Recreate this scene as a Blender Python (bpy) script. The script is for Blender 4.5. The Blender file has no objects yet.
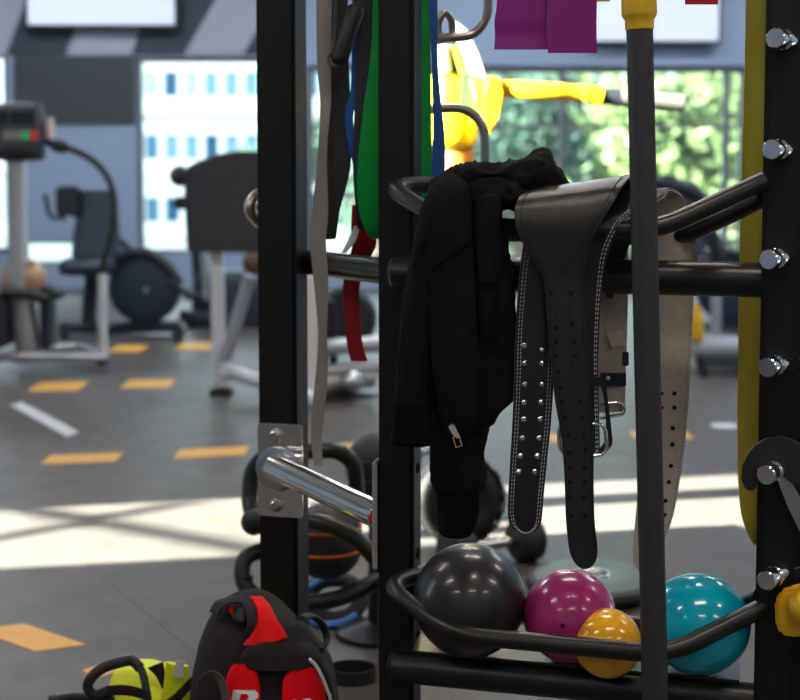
import bpy, bmesh, math, random
from mathutils import Vector, Matrix, noise
random.seed(7)
PI = math.pi
sc = bpy.context.scene
COL = sc.collection

# ------------------------------------------------------------------ camera, world, sun, lights, exposure
FPX = 1400.0                     # focal length in pixels of the 800x700 frame
PITCH = math.radians(4.0)
CY = 258.0                       # principal point row
CAMZ = 1.0
cam_d = bpy.data.cameras.new('camera')
cam_d.sensor_width = 36.0
cam_d.lens = FPX / 800 * 36
cam_d.shift_y = -(350 - CY) / 800
cam_d.clip_start = 0.05
cam_d.clip_end = 300
cam_d.dof.use_dof = True
cam_d.dof.focus_distance = 1.90
cam_d.dof.aperture_fstop = 4.4
cam = bpy.data.objects.new('camera', cam_d)
cam.location = (0, 0, CAMZ)
cam.rotation_euler = (PI / 2 - PITCH, 0, 0)
COL.objects.link(cam)
sc.camera = cam

world = bpy.data.worlds.new('sky')
sc.world = world
world.use_nodes = True
bgn = world.node_tree.nodes['Background']
bgn.inputs['Color'].default_value = (0.76, 0.89, 1.0, 1)
bgn.inputs['Strength'].default_value = 4.0

SUN_DIR = Vector((1.0, 0.2, -0.306)).normalized()     # the way the light travels
sun_d = bpy.data.lights.new('sun', 'SUN')
sun_d.energy = 170
sun_d.angle = math.radians(0.55)
sun_d.color = (1.0, 0.93, 0.80)
sun = bpy.data.objects.new('sun', sun_d)
sun.rotation_euler = SUN_DIR.to_track_quat('-Z', 'Y').to_euler()
sun.location = (-20, 0, 8)
COL.objects.link(sun)

CEIL = 3.4
LAMP_POS = [(x, y) for y in (-2.2, 0.6, 3.4, 6.4, 9.2) for x in (-2.6, 0.4, 3.2)]
LAMP_W = 20

vs = sc.view_settings
vs.view_transform = 'Standard'
vs.look = 'None'
vs.gamma = 1.0
vs.exposure = 0.0
vs.use_curve_mapping = False
sc.cycles.max_bounces = 8
sc.cycles.caustics_reflective = False
sc.cycles.caustics_refractive = False
sc.cycles.sample_clamp_indirect = 6.0

# ------------------------------------------------------------------ helpers
CP, SP = math.cos(PITCH), math.sin(PITCH)
def P(px, py, Y):
    dx = (px - 400) / FPX; dy = -(py - CY) / FPX
    d = Vector((dx, CP + dy * SP, -SP + dy * CP))
    return Vector((0, 0, CAMZ)) + d * (Y / d.y)
def F(px, py, z=0.0):
    dx = (px - 400) / FPX; dy = -(py - CY) / FPX
    d = Vector((dx, CP + dy * SP, -SP + dy * CP))
    return Vector((0, 0, CAMZ)) + d * ((z - CAMZ) / d.z)
def lerp(a, b, t): return a + (b - a) * t

MATS = {}
def mat(name, col, rough=0.5, metal=0.0, noise_amt=0.15, noise_scale=40, bump=0.0, bump_scale=200, emit=0.0,
        trans=0.0, coat=0.0, col2=None, spec=0.5, sheen=0.0, rough_var=0.0):
    if name in MATS: return MATS[name]
    m = bpy.data.materials.new(name); m.use_nodes = True
    nt = m.node_tree; b = nt.nodes['Principled BSDF']
    b.inputs['Roughness'].default_value = rough
    b.inputs['Metallic'].default_value = metal
    b.inputs['Specular IOR Level'].default_value = spec
    b.inputs['Coat Weight'].default_value = coat
    b.inputs['Sheen Weight'].default_value = sheen
    tc = nt.nodes.new('ShaderNodeTexCoord')
    nz = nt.nodes.new('ShaderNodeTexNoise'); nz.inputs['Scale'].default_value = noise_scale; nz.inputs['Detail'].default_value = 4
    nt.links.new(tc.outputs['Object'], nz.inputs['Vector'])
    mx = nt.nodes.new('ShaderNodeMix'); mx.data_type = 'RGBA'
    c2 = col2 if col2 else tuple(c * (1 - noise_amt) for c in col)
    c1 = col if col2 else tuple(min(1, c * (1 + noise_amt)) for c in col)
    mx.inputs['A'].default_value = (*c1, 1); mx.inputs['B'].default_value = (*c2, 1)
    nt.links.new(nz.outputs['Fac'], mx.inputs['Factor'])
    nt.links.new(mx.outputs['Result'], b.inputs['Base Color'])
    if rough_var:
        mr = nt.nodes.new('ShaderNodeMapRange')
        mr.inputs['To Min'].default_value = max(0.02, rough - rough_var); mr.inputs['To Max'].default_value = rough + rough_var
        nt.links.new(nz.outputs['Fac'], mr.inputs['Value']); nt.links.new(mr.outputs['Result'], b.inputs['Roughness'])
    if bump:
        n2 = nt.nodes.new('ShaderNodeTexNoise'); n2.inputs['Scale'].default_value = bump_scale; n2.inputs['Detail'].default_value = 3
        nt.links.new(tc.outputs['Object'], n2.inputs['Vector'])
        bp = nt.nodes.new('ShaderNodeBump'); bp.inputs['Strength'].default_value = bump; bp.inputs['Distance'].default_value = 0.002
        nt.links.new(n2.outputs['Fac'], bp.inputs['Height']); nt.links.new(bp.outputs['Normal'], b.inputs['Normal'])
    if emit:
        nt.links.new(mx.outputs['Result'], b.inputs['Emission Color']); b.inputs['Emission Strength'].default_value = emit
    if trans:
        out = nt.nodes['Material Output']
        t = nt.nodes.new('ShaderNodeBsdfTranslucent'); nt.links.new(mx.outputs['Result'], t.inputs['Color'])
        ms = nt.nodes.new('ShaderNodeMixShader'); ms.inputs['Fac'].default_value = trans
        nt.links.new(b.outputs['BSDF'], ms.inputs[1]); nt.links.new(t.outputs['BSDF'], ms.inputs[2])
        nt.links.new(ms.outputs['Shader'], out.inputs['Surface'])
    MATS[name] = m
    return m

def glass_mat():
    if 'glass' in MATS: return MATS['glass']
    m = bpy.data.materials.new('window glass'); m.use_nodes = True; nt = m.node_tree
    nt.nodes.remove(nt.nodes['Principled BSDF']); out = nt.nodes['Material Output']
    tr = nt.nodes.new('ShaderNodeBsdfTransparent'); tr.inputs['Color'].default_value = (0.90, 0.96, 0.96, 1)
    gl = nt.nodes.new('ShaderNodeBsdfGlossy'); gl.inputs['Roughness'].default_value = 0.02
    fr = nt.nodes.new('ShaderNodeFresnel'); fr.inputs['IOR'].default_value = 1.45
    ms = nt.nodes.new('ShaderNodeMixShader')
    nt.links.new(fr.outputs['Fac'], ms.inputs['Fac']); nt.links.new(tr.outputs['BSDF'], ms.inputs[1]); nt.links.new(gl.outputs['BSDF'], ms.inputs[2])
    nt.links.new(ms.outputs['Shader'], out.inputs['Surface'])
    MATS['glass'] = m
    return m

# ---- roots and objects
ORIG = {}
def tag(o, label, cat, group=None, kind=None):
    o['label'] = label; o['category'] = cat
    if group: o['group'] = group
    if kind: o['kind'] = kind
    return o
def thing(name, loc, label, cat, group=None):
    o = bpy.data.objects.new(name, None); COL.objects.link(o)
    o.location = loc; o.empty_display_size = 0.05
    ORIG[o] = Vector(loc)
    return tag(o, label, cat, group)
def obj(name, bm, m, parent=None, smooth=True, angle=40, kind=None, recalc=True):
    if recalc: bmesh.ops.recalc_face_normals(bm, faces=bm.faces)
    if parent is not None: off = ORIG[parent]
    else:
        xs = [v.co.x for v in bm.verts]; ys = [v.co.y for v in bm.verts]; zs = [v.co.z for v in bm.verts]
        off = Vector(((min(xs) + max(xs)) / 2, (min(ys) + max(ys)) / 2, min(zs)))
    bmesh.ops.translate(bm, verts=bm.verts, vec=-off)
    me = bpy.data.meshes.new(name); bm.to_mesh(me); bm.free()
    if smooth:
        for p in me.polygons: p.use_smooth = True
        me.set_sharp_from_angle(angle=math.radians(angle))
    me.materials.append(m)
    o = bpy.data.objects.new(name, me); COL.objects.link(o)
    if parent is not None: o.parent = parent
    else: o.location = off
    ORIG[o] = off
    if kind: o['kind'] = kind
    return o
def inst(name, mesh, mw, parent):
    """a part that shares mesh data; mw is its world matrix (mesh modelled around its own origin)"""
    o = bpy.data.objects.new(name, mesh); COL.objects.link(o)
    o.parent = parent
    o.matrix_local = Matrix.Translation(-ORIG[parent]) @ mw
    return o
def mesh_of(bm, m, smooth=True, angle=40):
    bmesh.ops.recalc_face_normals(bm, faces=bm.faces)
    me = bpy.data.meshes.new('shared'); bm.to_mesh(me); bm.free()
    if smooth:
        for p in me.polygons: p.use_smooth = True
        me.set_sharp_from_angle(angle=math.radians(angle))
    me.materials.append(m)
    return me
def struct(name, bm, m, smooth=False, label=None, cat=None):
    o = obj(name, bm, m, None, smooth)
    o['kind'] = 'structure'
    if label: o['label'] = label
    if cat: o['category'] = cat
    return o

# ---- shapes (all add to a bmesh, in world space)
def NB(): return bmesh.new()
def box(bm, lo, hi, bevel=0.0, rotz=0.0, mtx=None):
    lo = Vector(lo); hi = Vector(hi); c = (lo + hi) / 2; s = hi - lo
    r = bmesh.ops.create_cube(bm, size=1.0)
    vv = r['verts']
    M = Matrix.Translation(c) @ Matrix.Rotation(rotz, 4, 'Z') @ Matrix.Diagonal((abs(s.x), abs(s.y), abs(s.z), 1))
    if mtx is not None: M = mtx @ M
    bmesh.ops.transform(bm, matrix=M, verts=vv)
    if bevel:
        es = list({e for v in vv for e in v.link_edges})
        bmesh.ops.bevel(bm, geom=es, offset=bevel, segments=2, affect='EDGES', clamp_overlap=True)
    return bm
def catmull(pts, n):
    if len(pts) < 3:
        return [pts[0].lerp(pts[-1], i / n) for i in range(n + 1)]
    out = []
    m = len(pts)
    for i in range(m - 1):
        p0 = pts[i - 1] if i > 0 else pts[0] * 2 - pts[1]
        p1, p2 = pts[i], pts[i + 1]
        p3 = pts[i + 2] if i + 2 < m else pts[-1] * 2 - pts[-2]
        for k in range(n):
            t = k / n
            out.append(0.5 * ((2 * p1) + (p2 - p0) * t + (2 * p0 - 5 * p1 + 4 * p2 - p3) * t * t + (3 * p1 - p0 - 3 * p2 + p3) * t ** 3))
    out.append(pts[-1].copy())
    return out
def fillet(pts, rad, n=6):
    """polyline with rounded corners"""
    out = [pts[0]]
    for i in range(1, len(pts) - 1):
        a, b, c = pts[i - 1], pts[i], pts[i + 1]
        r = min(rad, (a - b).length * 0.49, (c - b).length * 0.49)
        s = b + (a - b).normalized() * r; e = b + (c - b).normalized() * r
        for k in range(n + 1):
            t = k / n
            out.append(s * (1 - t) ** 2 + b * 2 * t * (1 - t) + e * t * t)
    out.append(pts[-1])
    return out
def tube(bm, pts, r, seg=14, closed=False, cap=True, flat=1.0):
    pts = [Vector(p) for p in pts]
    rs = r if isinstance(r, (list, tuple)) else [r] * len(pts)
    n = len(pts)
    rings = []
    prev = None
    for i, p in enumerate(pts):
        if closed: t = (pts[(i + 1) % n] - pts[i - 1]).normalized()
        else: t = (pts[min(i + 1, n - 1)] - pts[max(i - 1, 0)]).normalized()
        if prev is None:
            a = Vector((0, 0, 1)) if abs(t.z) < 0.9 else Vector((1, 0, 0))
            u = t.cross(a).normalized()
        else:
            u = (prev - t * prev.dot(t)).normalized()
        prev = u
        w = t.cross(u)
        rings.append([bm.verts.new(p + (u * math.cos(2 * PI * k / seg) + w * flat * math.sin(2 * PI * k / seg)) * rs[i]) for k in range(seg)])
    m = n if closed else n - 1
    for i in range(m):
        A, B = rings[i], rings[(i + 1) % n]
        for k in range(seg):
            bm.faces.new((A[k], A[(k + 1) % seg], B[(k + 1) % seg], B[k]))
    if cap and not closed:
        bm.faces.new(rings[0][::-1]); bm.faces.new(rings[-1])
    return bm
def cyl(bm, a, b, r, seg=20, bev=0.0):
    a = Vector(a); b = Vector(b); d = (b - a).normalized(); L = (b - a).length
    if bev: return tube(bm, [a, a + d * bev * 0.01, a + d * bev, b - d * bev, b - d * bev * 0.01, b], [r - bev, r - bev * 0.99, r, r, r - bev * 0.99, r - bev], seg)
    return tube(bm, [a, b], r, seg)
def lathe(bm, prof, mtx, seg=28):
    """prof: (radius, height) along local z"""
    rings = []
    for (r, h) in prof:
        if r < 1e-6: rings.append([bm.verts.new(mtx @ Vector((0, 0, h)))])
        else: rings.append([bm.verts.new(mtx @ Vector((r * math.cos(2 * PI * k / seg), r * math.sin(2 * PI * k / seg), h))) for k in range(seg)])
    for A, B in zip(rings[:-1], rings[1:]):
        for k in range(seg):
            k2 = (k + 1) % seg
            if len(A) == 1 and len(B) == 1: continue
            if len(A) == 1: bm.faces.new((A[0], B[k2], B[k]))
            elif len(B) == 1: bm.faces.new((A[k], A[k2], B[0]))
            else: bm.faces.new((A[k], A[k2], B[k2], B[k]))
    return bm
def axis_m(p, d):
    return Matrix.Translation(Vector(p)) @ Vector(d).normalized().to_track_quat('Z', 'Y').to_matrix().to_4x4()
def prism(bm, poly, d):
    """polygon of world points extruded along vector d"""
    a = [bm.verts.new(Vector(p)) for p in poly]; b = [bm.verts.new(Vector(p) + Vector(d)) for p in poly]
    bm.faces.new(a[::-1]); bm.faces.new(b)
    n = len(a)
    for i in range(n): bm.faces.new((a[i], a[(i + 1) % n], b[(i + 1) % n], b[i]))
    return bm
def sphere(bm, c, r, su=32, sv=20, scale=(1, 1, 1), rot=None):
    M = Matrix.Translation(Vector(c)) @ (rot.to_4x4() if rot else Matrix()) @ Matrix.Diagonal((*scale, 1))
    prof = [(r * math.sin(PI * i / sv), -r * math.cos(PI * i / sv)) for i in range(sv + 1)]
    prof[0] = (0, -r); prof[-1] = (0, r)
    return lathe(bm, prof, M, su)

class Ribbon:
    """a flat strip of real thickness between a left and a right edge curve"""
    def __init__(self, L, R, n=8, curve=0.0):
        self.L = catmull([Vector(p) for p in L], n); self.R = catmull([Vector(p) for p in R], n)
        self.curve = curve
        self.N = len(self.L)
        self.nor = []
        for i in range(self.N):
            w = (self.R[i] - self.L[i])
            t = (self.L[min(i + 1, self.N - 1)] + self.R[min(i + 1, self.N - 1)] - self.L[max(i - 1, 0)] - self.R[max(i - 1, 0)])
            nn = w.cross(t)
            self.nor.append(nn.normalized() if nn.length > 1e-12 else Vector((0, -1, 0)))
        for i in range(1, self.N):
            pass
    def pt(self, u, v, h=0.0):
        """u along in 0..1, v across in 0..1, h above the face"""
        f = u * (self.N - 1); i = min(int(f), self.N - 2); t = f - i
        a = self.L[i].lerp(self.L[i + 1], t); b = self.R[i].lerp(self.R[i + 1], t)
        nn = self.nor[i].lerp(self.nor[i + 1], t).normalized()
        return a.lerp(b, v) + nn * (h + self.curve * 4 * v * (1 - v))
    def normal(self, u):
        f = u * (self.N - 1); i = min(int(f), self.N - 2); t = f - i
        return self.nor[i].lerp(self.nor[i + 1], t).normalized()
    def build(self, bm, th, cross=6):
        top = []; bot = []
        for i in range(self.N):
            u = i / (self.N - 1)
            top.append([bm.verts.new(self.pt(u, j / cross, th / 2 if 0 < j < cross else th * 0.28)) for j in range(cross + 1)])
            bot.append([bm.verts.new(self.pt(u, j / cross, -th / 2 if 0 < j < cross else -th * 0.28)) for j in range(cross + 1)])
        for i in range(self.N - 1):
            for j in range(cross):
                bm.faces.new((top[i][j], top[i][j + 1], top[i + 1][j + 1], top[i + 1][j]))
                bm.faces.new((bot[i][j], bot[i + 1][j], bot[i + 1][j + 1], bot[i][j + 1]))
            bm.faces.new((top[i][0], top[i + 1][0], bot[i + 1][0], bot[i][0]))
            bm.faces.new((top[i][cross], bot[i][cross], bot[i + 1][cross], top[i + 1][cross]))
        for e in (0, self.N - 1):
            for j in range(cross):
                bm.faces.new((top[e][j], bot[e][j], bot[e][j + 1], top[e][j + 1]))
        return bm
def px_ribbon(rows, n=6, curve=0.0):
    """rows of (y, left x, right x, Y) or (yl, xl, yr, xr, Yl, Yr) in frame pixels and metres"""
    L = []; R = []
    for r in rows:
        if len(r) == 4: L.append(P(r[1], r[0], r[3])); R.append(P(r[2], r[0], r[3]))
        else: L.append(P(r[1], r[0], r[4])); R.append(P(r[3], r[2], r[5]))
    return Ribbon(L, R, n, curve)
def loft(bm, rows, n=5, seg=28, wob=0.0, wscale=14.0, seed=0, power=1.0, ridge=0.0):
    """closed body; rows (y px, left px, right px, Y centre, half depth m)"""
    V = [Vector((r[0], r[1], r[2])) for r in rows]; W = [Vector((r[3], r[4], 0)) for r in rows]
    V = catmull(V, n); W = catmull(W, n)
    rings = []
    for v, w in zip(V, W):
        L = P(v.y, v.x, w.x); R = P(v.z, v.x, w.x)
        c = (L + R) / 2; hx = (R - L) / 2; hd = max(w.y, 0.002)
        ring = []
        for k in range(seg):
            a = 2 * PI * k / seg
            ca, sa = math.cos(a), math.sin(a)
            ca = math.copysign(abs(ca) ** power, ca); sa = math.copysign(abs(sa) ** power, sa)
            p = c + hx * ca + Vector((0, -hd * sa, 0))
            if wob:
                q = p * wscale + Vector((seed * 3.1, seed * 1.7, 0)); q.z *= 0.35
                d = noise.noise(q) + 0.5 * noise.noise(q * 2.3)
                if ridge: d = .55 * d + ridge * (.45 - abs(noise.noise(q * 1.6 + Vector((5, 1, 2)))) ** .6)
                p += (hx.normalized() * ca + Vector((0, -sa, 0))) * d * wob
            ring.append(bm.verts.new(p))
        rings.append(ring)
    for A, B in zip(rings[:-1], rings[1:]):
        for k in range(seg): bm.faces.new((A[k], A[(k + 1) % seg], B[(k + 1) % seg], B[k]))
    bm.faces.new(rings[0][::-1]); bm.faces.new(rings[-1])
    return bm
def wall_boxes(bm, u0, u1, z0, z1, holes, place):
    """box pieces of a wall with rectangular openings; place(ua,ub,za,zb) -> lo,hi"""
    us = sorted({u0, u1, *[h[0] for h in holes], *[h[1] for h in holes]})
    zs = sorted({z0, z1, *[h[2] for h in holes], *[h[3] for h in holes]})
    us = [u for u in us if u0 <= u <= u1]; zs = [z for z in zs if z0 <= z <= z1]
    for a, b in zip(us[:-1], us[1:]):
        for c, d in zip(zs[:-1], zs[1:]):
            m = ((a + b) / 2, (c + d) / 2)
            if any(h[0] < m[0] < h[1] and h[2] < m[1] < h[3] for h in holes): continue
            lo, hi = place(a, b, c, d); box(bm, lo, hi)
    return bm

# ---- materials
M_BLACK = mat('black powder coat', (0.0075, 0.0068, 0.0062), 0.5, 0.0, 0.25, 60, bump=0.12, bump_scale=900, spec=0.3)
M_TRAY = mat('black satin tube', (0.010, 0.0092, 0.0085), 0.33, 0.0, 0.2, 50, bump=0.08, bump_scale=700)
M_CHROME = mat('polished chrome', (0.86, 0.86, 0.86), 0.06, 1.0, 0.04, 30)
M_STEEL = mat('brushed steel', (0.62, 0.61, 0.60), 0.24, 1.0, 0.08, 80)
M_BRONZE = mat('worn nickel rod', (0.42, 0.38, 0.33), 0.32, 1.0, 0.1, 60)
M_RUBBER = mat('black rubber', (0.013, 0.013, 0.014), 0.6, 0.0, 0.2, 80, bump=0.15, bump_scale=500)
M_WHITE = mat('white powder coat', (0.72, 0.74, 0.80), 0.35, 0.0, 0.04, 20)
M_SILVER = mat('silver paint', (0.46, 0.47, 0.50), 0.35, 0.5, 0.06, 20)
M_DARK = mat('charcoal plastic', (0.014, 0.018, 0.026), 0.42, 0.0, 0.15, 30)
M_NAVY = mat('dark blue vinyl', (0.018, 0.034, 0.060), 0.45, 0.0, 0.15, 30)
M_GLASS = glass_mat()

# ================================================================== THE SETTING
WB = 11.0                         # back wall
XL, XR, YB = -5.2, 4.5, -3.6      # left, right and rear limits
# --- floor slab and rubber tiles
M_FLOOR = mat('grey rubber floor', (0.090, 0.077, 0.069), 0.40, 0.0, 0.4, 9, bump=0.15, bump_scale=260, rough_var=0.06, spec=.32)
nt = M_FLOOR.node_tree
b = nt.nodes['Principled BSDF']
sp = nt.nodes.new('ShaderNodeTexNoise'); sp.inputs['Scale'].default_value = 420; sp.inputs['Detail'].default_value = 1
tc = [n for n in nt.nodes if n.type == 'TEX_COORD'][0]
nt.links.new(tc.outputs['Object'], sp.inputs['Vector'])
rp = nt.nodes.new('ShaderNodeValToRGB'); rp.color_ramp.elements[0].position = 0.60; rp.color_ramp.elements[1].position = 0.72
nt.links.new(sp.outputs['Fac'], rp.inputs['Fac'])
mx0 = [n for n in nt.nodes if n.type == 'MIX'][0]
mx1 = nt.nodes.new('ShaderNodeMix'); mx1.data_type = 'RGBA'; mx1.inputs['B'].default_value = (0.15, 0.14, 0.135, 1)
nt.links.new(rp.outputs['Color'], mx1.inputs['Factor']); nt.links.new(mx0.outputs['Result'], mx1.inputs['A'])
nt.links.new(mx1.outputs['Result'], b.inputs['Base Color'])
bm = NB(); box(bm, (XL - .1, YB - .1, -0.25), (XR + .1, WB + .1, -0.012))
floor = struct('floor', bm, M_FLOOR)
bm = NB(); box(bm, (-0.4993, -0.4993, -0.012), (0.4993, 0.4993, 0.0))
tile_me = mesh_of(bm, M_FLOOR, False)
TA = math.radians(-60)
tx, ty = Vector((math.cos(TA), math.sin(TA), 0)), Vector((-math.sin(TA), math.cos(TA), 0))
t0 = F(145, 612)
for i in range(-16, 17):
    for j in range(-16, 17):
        c = Vector((t0.x, t0.y, 0)) + tx * (i) + ty * (j + 0.5)
        if not (XL + .72 < c.x < XR - .72 and YB + .72 < c.y < WB - .72): continue
        inst('tile', tile_me, Matrix.Translation(c) @ Matrix.Rotation(TA, 4, 'Z'), floor)
# --- painted floor marks
M_YEL = mat('yellow floor tape', (0.72, 0.37, 0.055), 0.5, 0, 0.12, 30)
M_WTAPE = mat('white floor tape', (0.62, 0.62, 0.64), 0.45, 0, 0.08, 30)
def floor_patch(name, pts, m, label):
    bm = NB(); prism(bm, [Vector((p.x, p.y, 0.0002)) for p in pts], (0, 0, 0.0012))
    return tag(obj(name, bm, m, None, False), label, 'floor marking', 'painted marks on the rubber floor')
def dash(px0, px1, y0, y1, label, m=M_YEL, skew=0.0):
    # a tape strip running along x between two columns, its near and far rows given at the middle
    a = F((px0 + px1) / 2, y1).y; c = F((px0 + px1) / 2, y0).y
    def X(px, Y): return (px - 400) / FPX * Y * 1.0
    ym = (a + c) / 2
    x0, x1 = F(px0, (y0 + y1) / 2).x, F(px1, (y0 + y1) / 2).x
    sl = skew
    floor_patch('floor_dash', [Vector((x0, a - sl, 0)), Vector((x1, a + sl, 0)), Vector((x1, c + sl, 0)), Vector((x0, c - sl, 0))], m, label)
floor_patch('floor_dash', [F(24, 624), F(86, 645), F(35, 652), F(-26, 630)], M_YEL, 'large slanted yellow floor dash nearest the camera at the left edge')
floor_patch('floor_dash', [F(128, 655), F(142, 664), F(98, 678), F(82, 671)], M_YEL, 'yellow floor dash peeking out behind the lime bag handle')
dash(47, 118, 454, 463, 'yellow floor dash below the white floor line', skew=0.02)
dash(178, 246, 448, 457, 'yellow floor dash just left of the chrome bracket post', skew=0.03)
dash(341, 364, 443, 451, 'short orange dash seen between the two left rack posts')
dash(632, 690, 431, 439, 'yellow floor dash seen behind the front pole')
dash(549, 560, 434, 442, 'sliver of yellow dash behind the studded belt tail')
dash(35, 83, 382, 391, 'brownish yellow dash in front of the console machine foot', skew=0.01)
dash(125, 172, 380, 388, 'pale yellow dash washed out by window glare', skew=0.01)
dash(112, 145, 345, 352, 'far yellow dash right of the white machine leg')
dash(178, 212, 343, 350, 'far yellow dash left of the padded machine foot')
floor_patch('floor_line', [F(10, 405), F(22, 402), F(79, 432), F(67, 437)], M_WTAPE, 'slanted white line taped on the floor at left')
c = F(725, 426)
bm = NB(); lathe(bm, [(0, 0.0002), (0.055, 0.0002), (0.055, 0.0014), (0, 0.0014)], Matrix.Translation((c.x, c.y, 0)), 24)
tag(obj('floor_dot', bm, M_WTAPE), 'round white dot painted on the floor by the ochre band', 'floor marking')

# --- back wall
M_WALL = mat('pale blue wall paint', (0.36, 0.46, 0.62), 0.6, 0, 0.05, 3)
M_MURAL = mat('navy wall paint', (0.045, 0.055, 0.085), 0.6, 0, 0.08, 3)
M_STRIPE = mat('light grey stripe paint', (0.46, 0.49, 0.56), 0.6, 0, 0.04, 3)
M_PANEL = mat('grey green panel', (0.060, 0.070, 0.075), 0.6, 0, 0.08, 4)
def wx(px, py=150): return P(px, py, WB).x
def wz(py): return P(400, py, WB).z
WIN_A = (wx(137), wx(292), wz(254), wz(58))
WIN_B = (wx(306), wx(748), wz(262), wz(66))
WIN_C = (wx(-130), wx(9), wz(254), wz(52))
WIN_D = (wx(20), wx(80), wz(264), wz(242))
bm = NB()
wall_boxes(bm, XL, XR, -0.012, CEIL, [WIN_A, WIN_B, WIN_C, WIN_D], lambda a, b_, c, d: ((a, WB, c), (b_, WB + 0.22, d)))
wall_back = struct('wall_back', bm, M_WALL)
def wall_piece(name, pts, m, th=0.012, parent=wall_back):
    bm = NB(); prism(bm, [P(x, y, WB - 0.001 - th) for x, y in pts], (0, th, 0))
    return obj(name, bm, m, parent, False)
bm = NB(); box(bm, (XL, WB - 0.012, wz(55)), (wx(300), WB - 0.001, CEIL - .05)); obj('mural_panel', bm, M_MURAL, wall_back, False)
for s in ([(-110, -220), (-40, -220), (-118, 55), (-190, 55)], [(48, -60), (-30, -60), (-62, 55), (6, 55)], [(170, -60), (106, -60), (66, 55), (131, 55)],
          [(307, -60), (249, -60), (184, 55), (243, 55)]):
    wall_piece('stripe', s, M_STRIPE, 0.016)
wall_piece('dark_panel', [(13, 56), (135, 56), (135, 125), (13, 125)], M_PANEL, 0.01)
# --- side walls, rear wall, ceiling
SW = (2.48, 3.17, 0.55, 3.22)     # window in the left wall that lets the sun in (Y range, z range)
bm = NB(); box(bm, (XR, YB, -0.012), (XR + 0.2, WB + .22, CEIL)); struct('wall_right', bm, M_WALL)
bm = NB(); wall_boxes(bm, YB, WB + .22, -0.012, CEIL, [SW], lambda a, b_, c, d: ((XL - 0.12, a, c), (XL, b_, d)))
struct('wall_left', bm, M_WALL)
RW = []
bm = NB(); wall_boxes(bm, XL, XR, -0.012, CEIL, RW, lambda a, b_, c, d: ((a, YB - 0.2, c), (b_, YB, d)))
struct('wall_front', bm, M_WALL)
bm = NB(); box(bm, (XL - .2, YB - .2, CEIL), (XR + .2, WB + .22, CEIL + 0.15))
struct('ceiling', bm, mat('ceiling paint', (0.55, 0.55, 0.56), 0.8, 0, 0.05, 3))
# --- windows
M_FRAME = mat('grey window frame', (0.16, 0.18, 0.20), 0.45, 0.2, 0.05, 10)
def window(name, a, b_, c, d, vs_, hs, axis='x', at=WB, fw=0.045):
    """frame, mullions and single panes in an opening; vs_ and hs are the bar positions"""
    def bx(bm, ua, ub, za, zb, t0, t1):
        if axis == 'x': box(bm, (ua, at + t0, za), (ub, at + t1, zb))
        else: box(bm, (at + t0, ua, za), (at + t1, ub, zb))
    bm = NB()
    bx(bm, a, b_, c, c + fw, .05, .13); bx(bm, a, b_, d - fw, d, .05, .13); bx(bm, a, a + fw, c + fw, d - fw, .05, .13); bx(bm, b_ - fw, b_, c + fw, d - fw, .05, .13)
    w = struct(name, bm, M_FRAME)
    for v in vs_:
        bm = NB(); bx(bm, v - fw / 2, v + fw / 2, c + fw, d - fw, .055, .125); obj('mullion', bm, M_FRAME, w, False)
    for h in hs:
        bm = NB(); bx(bm, a + fw, b_ - fw, h - fw / 3, h + fw / 3, .06, .12); obj('transom', bm, M_FRAME, w, False)
    us = [a + fw] + sorted(vs_) + [b_ - fw]; zs = [c + fw] + sorted(hs) + [d - fw]
    for ua, ub in zip(us[:-1], us[1:]):
        for za, zb in zip(zs[:-1], zs[1:]):
            bm = NB(); bx(bm, ua, ub, za, zb, .087, .093); obj('pane', bm, M_GLASS, w, False)
    return w
window('window_1', *WIN_A, [], [wz(118)], fw=0.03)
window('window_2', *WIN_B, [wx(433), wx(563), wx(728)], [wz(126), wz(196)], fw=0.05)
window('window_3', *WIN_C, [], [wz(118)])
window('window_5', *WIN_D, [], [], fw=0.015)
sw = window('window_4', *SW, [], [2.1], axis='y', at=XL - .15, fw=0.03)
bm = NB(); tube(bm, [(XL - .06, 2.50, 1.52), (XL - .06, 3.15, 1.27)], 0.020, 8); obj('shadow_bar', bm, M_FRAME, sw)  # unseen tilted bars added to cast the slanting shadow lines on the floor
bm = NB(); tube(bm, [(XL - .06, 2.62, 1.20), (XL - .06, 3.12, 1.42)], 0.018, 8); obj('shadow_bar', bm, M_FRAME, sw)
for i, r in enumerate(RW):
    window('window_%d' % (5 + i), *r, [(r[0] + r[1]) / 2], [1.8], at=YB - .19)

# --- outdoors: ground, office building, trees
bm = NB(); box(bm, (-70, 11.4, -4.4), (70, 110, -4.2))
struct('ground', bm, mat('pale paving', (0.34, 0.34, 0.33), 0.8, 0, 0.2, 0.6))
M_FAC = mat('white facade', (0.80, 0.80, 0.74), 0.7, 0, 0.04, 0.5)
BY = 60.0
def bxp(px): return (px - 400) / FPX * BY
def bzp(py): return P(400, py, BY).z
tw = thing('sun_blocker', (-50, 55, -4.2), 'unseen tall pale block added left of the office building to keep the sun off it', 'building')  # unseen block added out of view; its shadow keeps sun off the facade
bm = NB(); box(bm, (-60, 34, -4.2), (-40, 76, 36)); obj('body', bm, M_FAC, tw, False)
for k in range(13):
    bm = NB(); box(bm, (-40.0, 33.6, -2.4 + 3 * k), (-39.6, 76.4, -1.9 + 3 * k)); obj('ledge', bm, M_FAC, tw, False)
bld = thing('office_building', (bxp(150), BY + 4, -4.2), 'white office block with rows of blue windows seen through the left window', 'building')
cols = [bxp(152 + 20 * k) for k in range(-8, 12)]
rows_ = [(bzp(97 + 63 * r), bzp(71 + 63 * r)) for r in range(-1, 4)]
holes = [(c - .30, c + .30, z0, z1) for c in cols for (z0, z1) in rows_]
bm = NB(); wall_boxes(bm, cols[0] - 2, cols[-1] + 2, -4.2, bzp(-40), holes, lambda a, b_, c, d: ((a, BY, c), (b_, BY + .35, d)))
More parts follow.
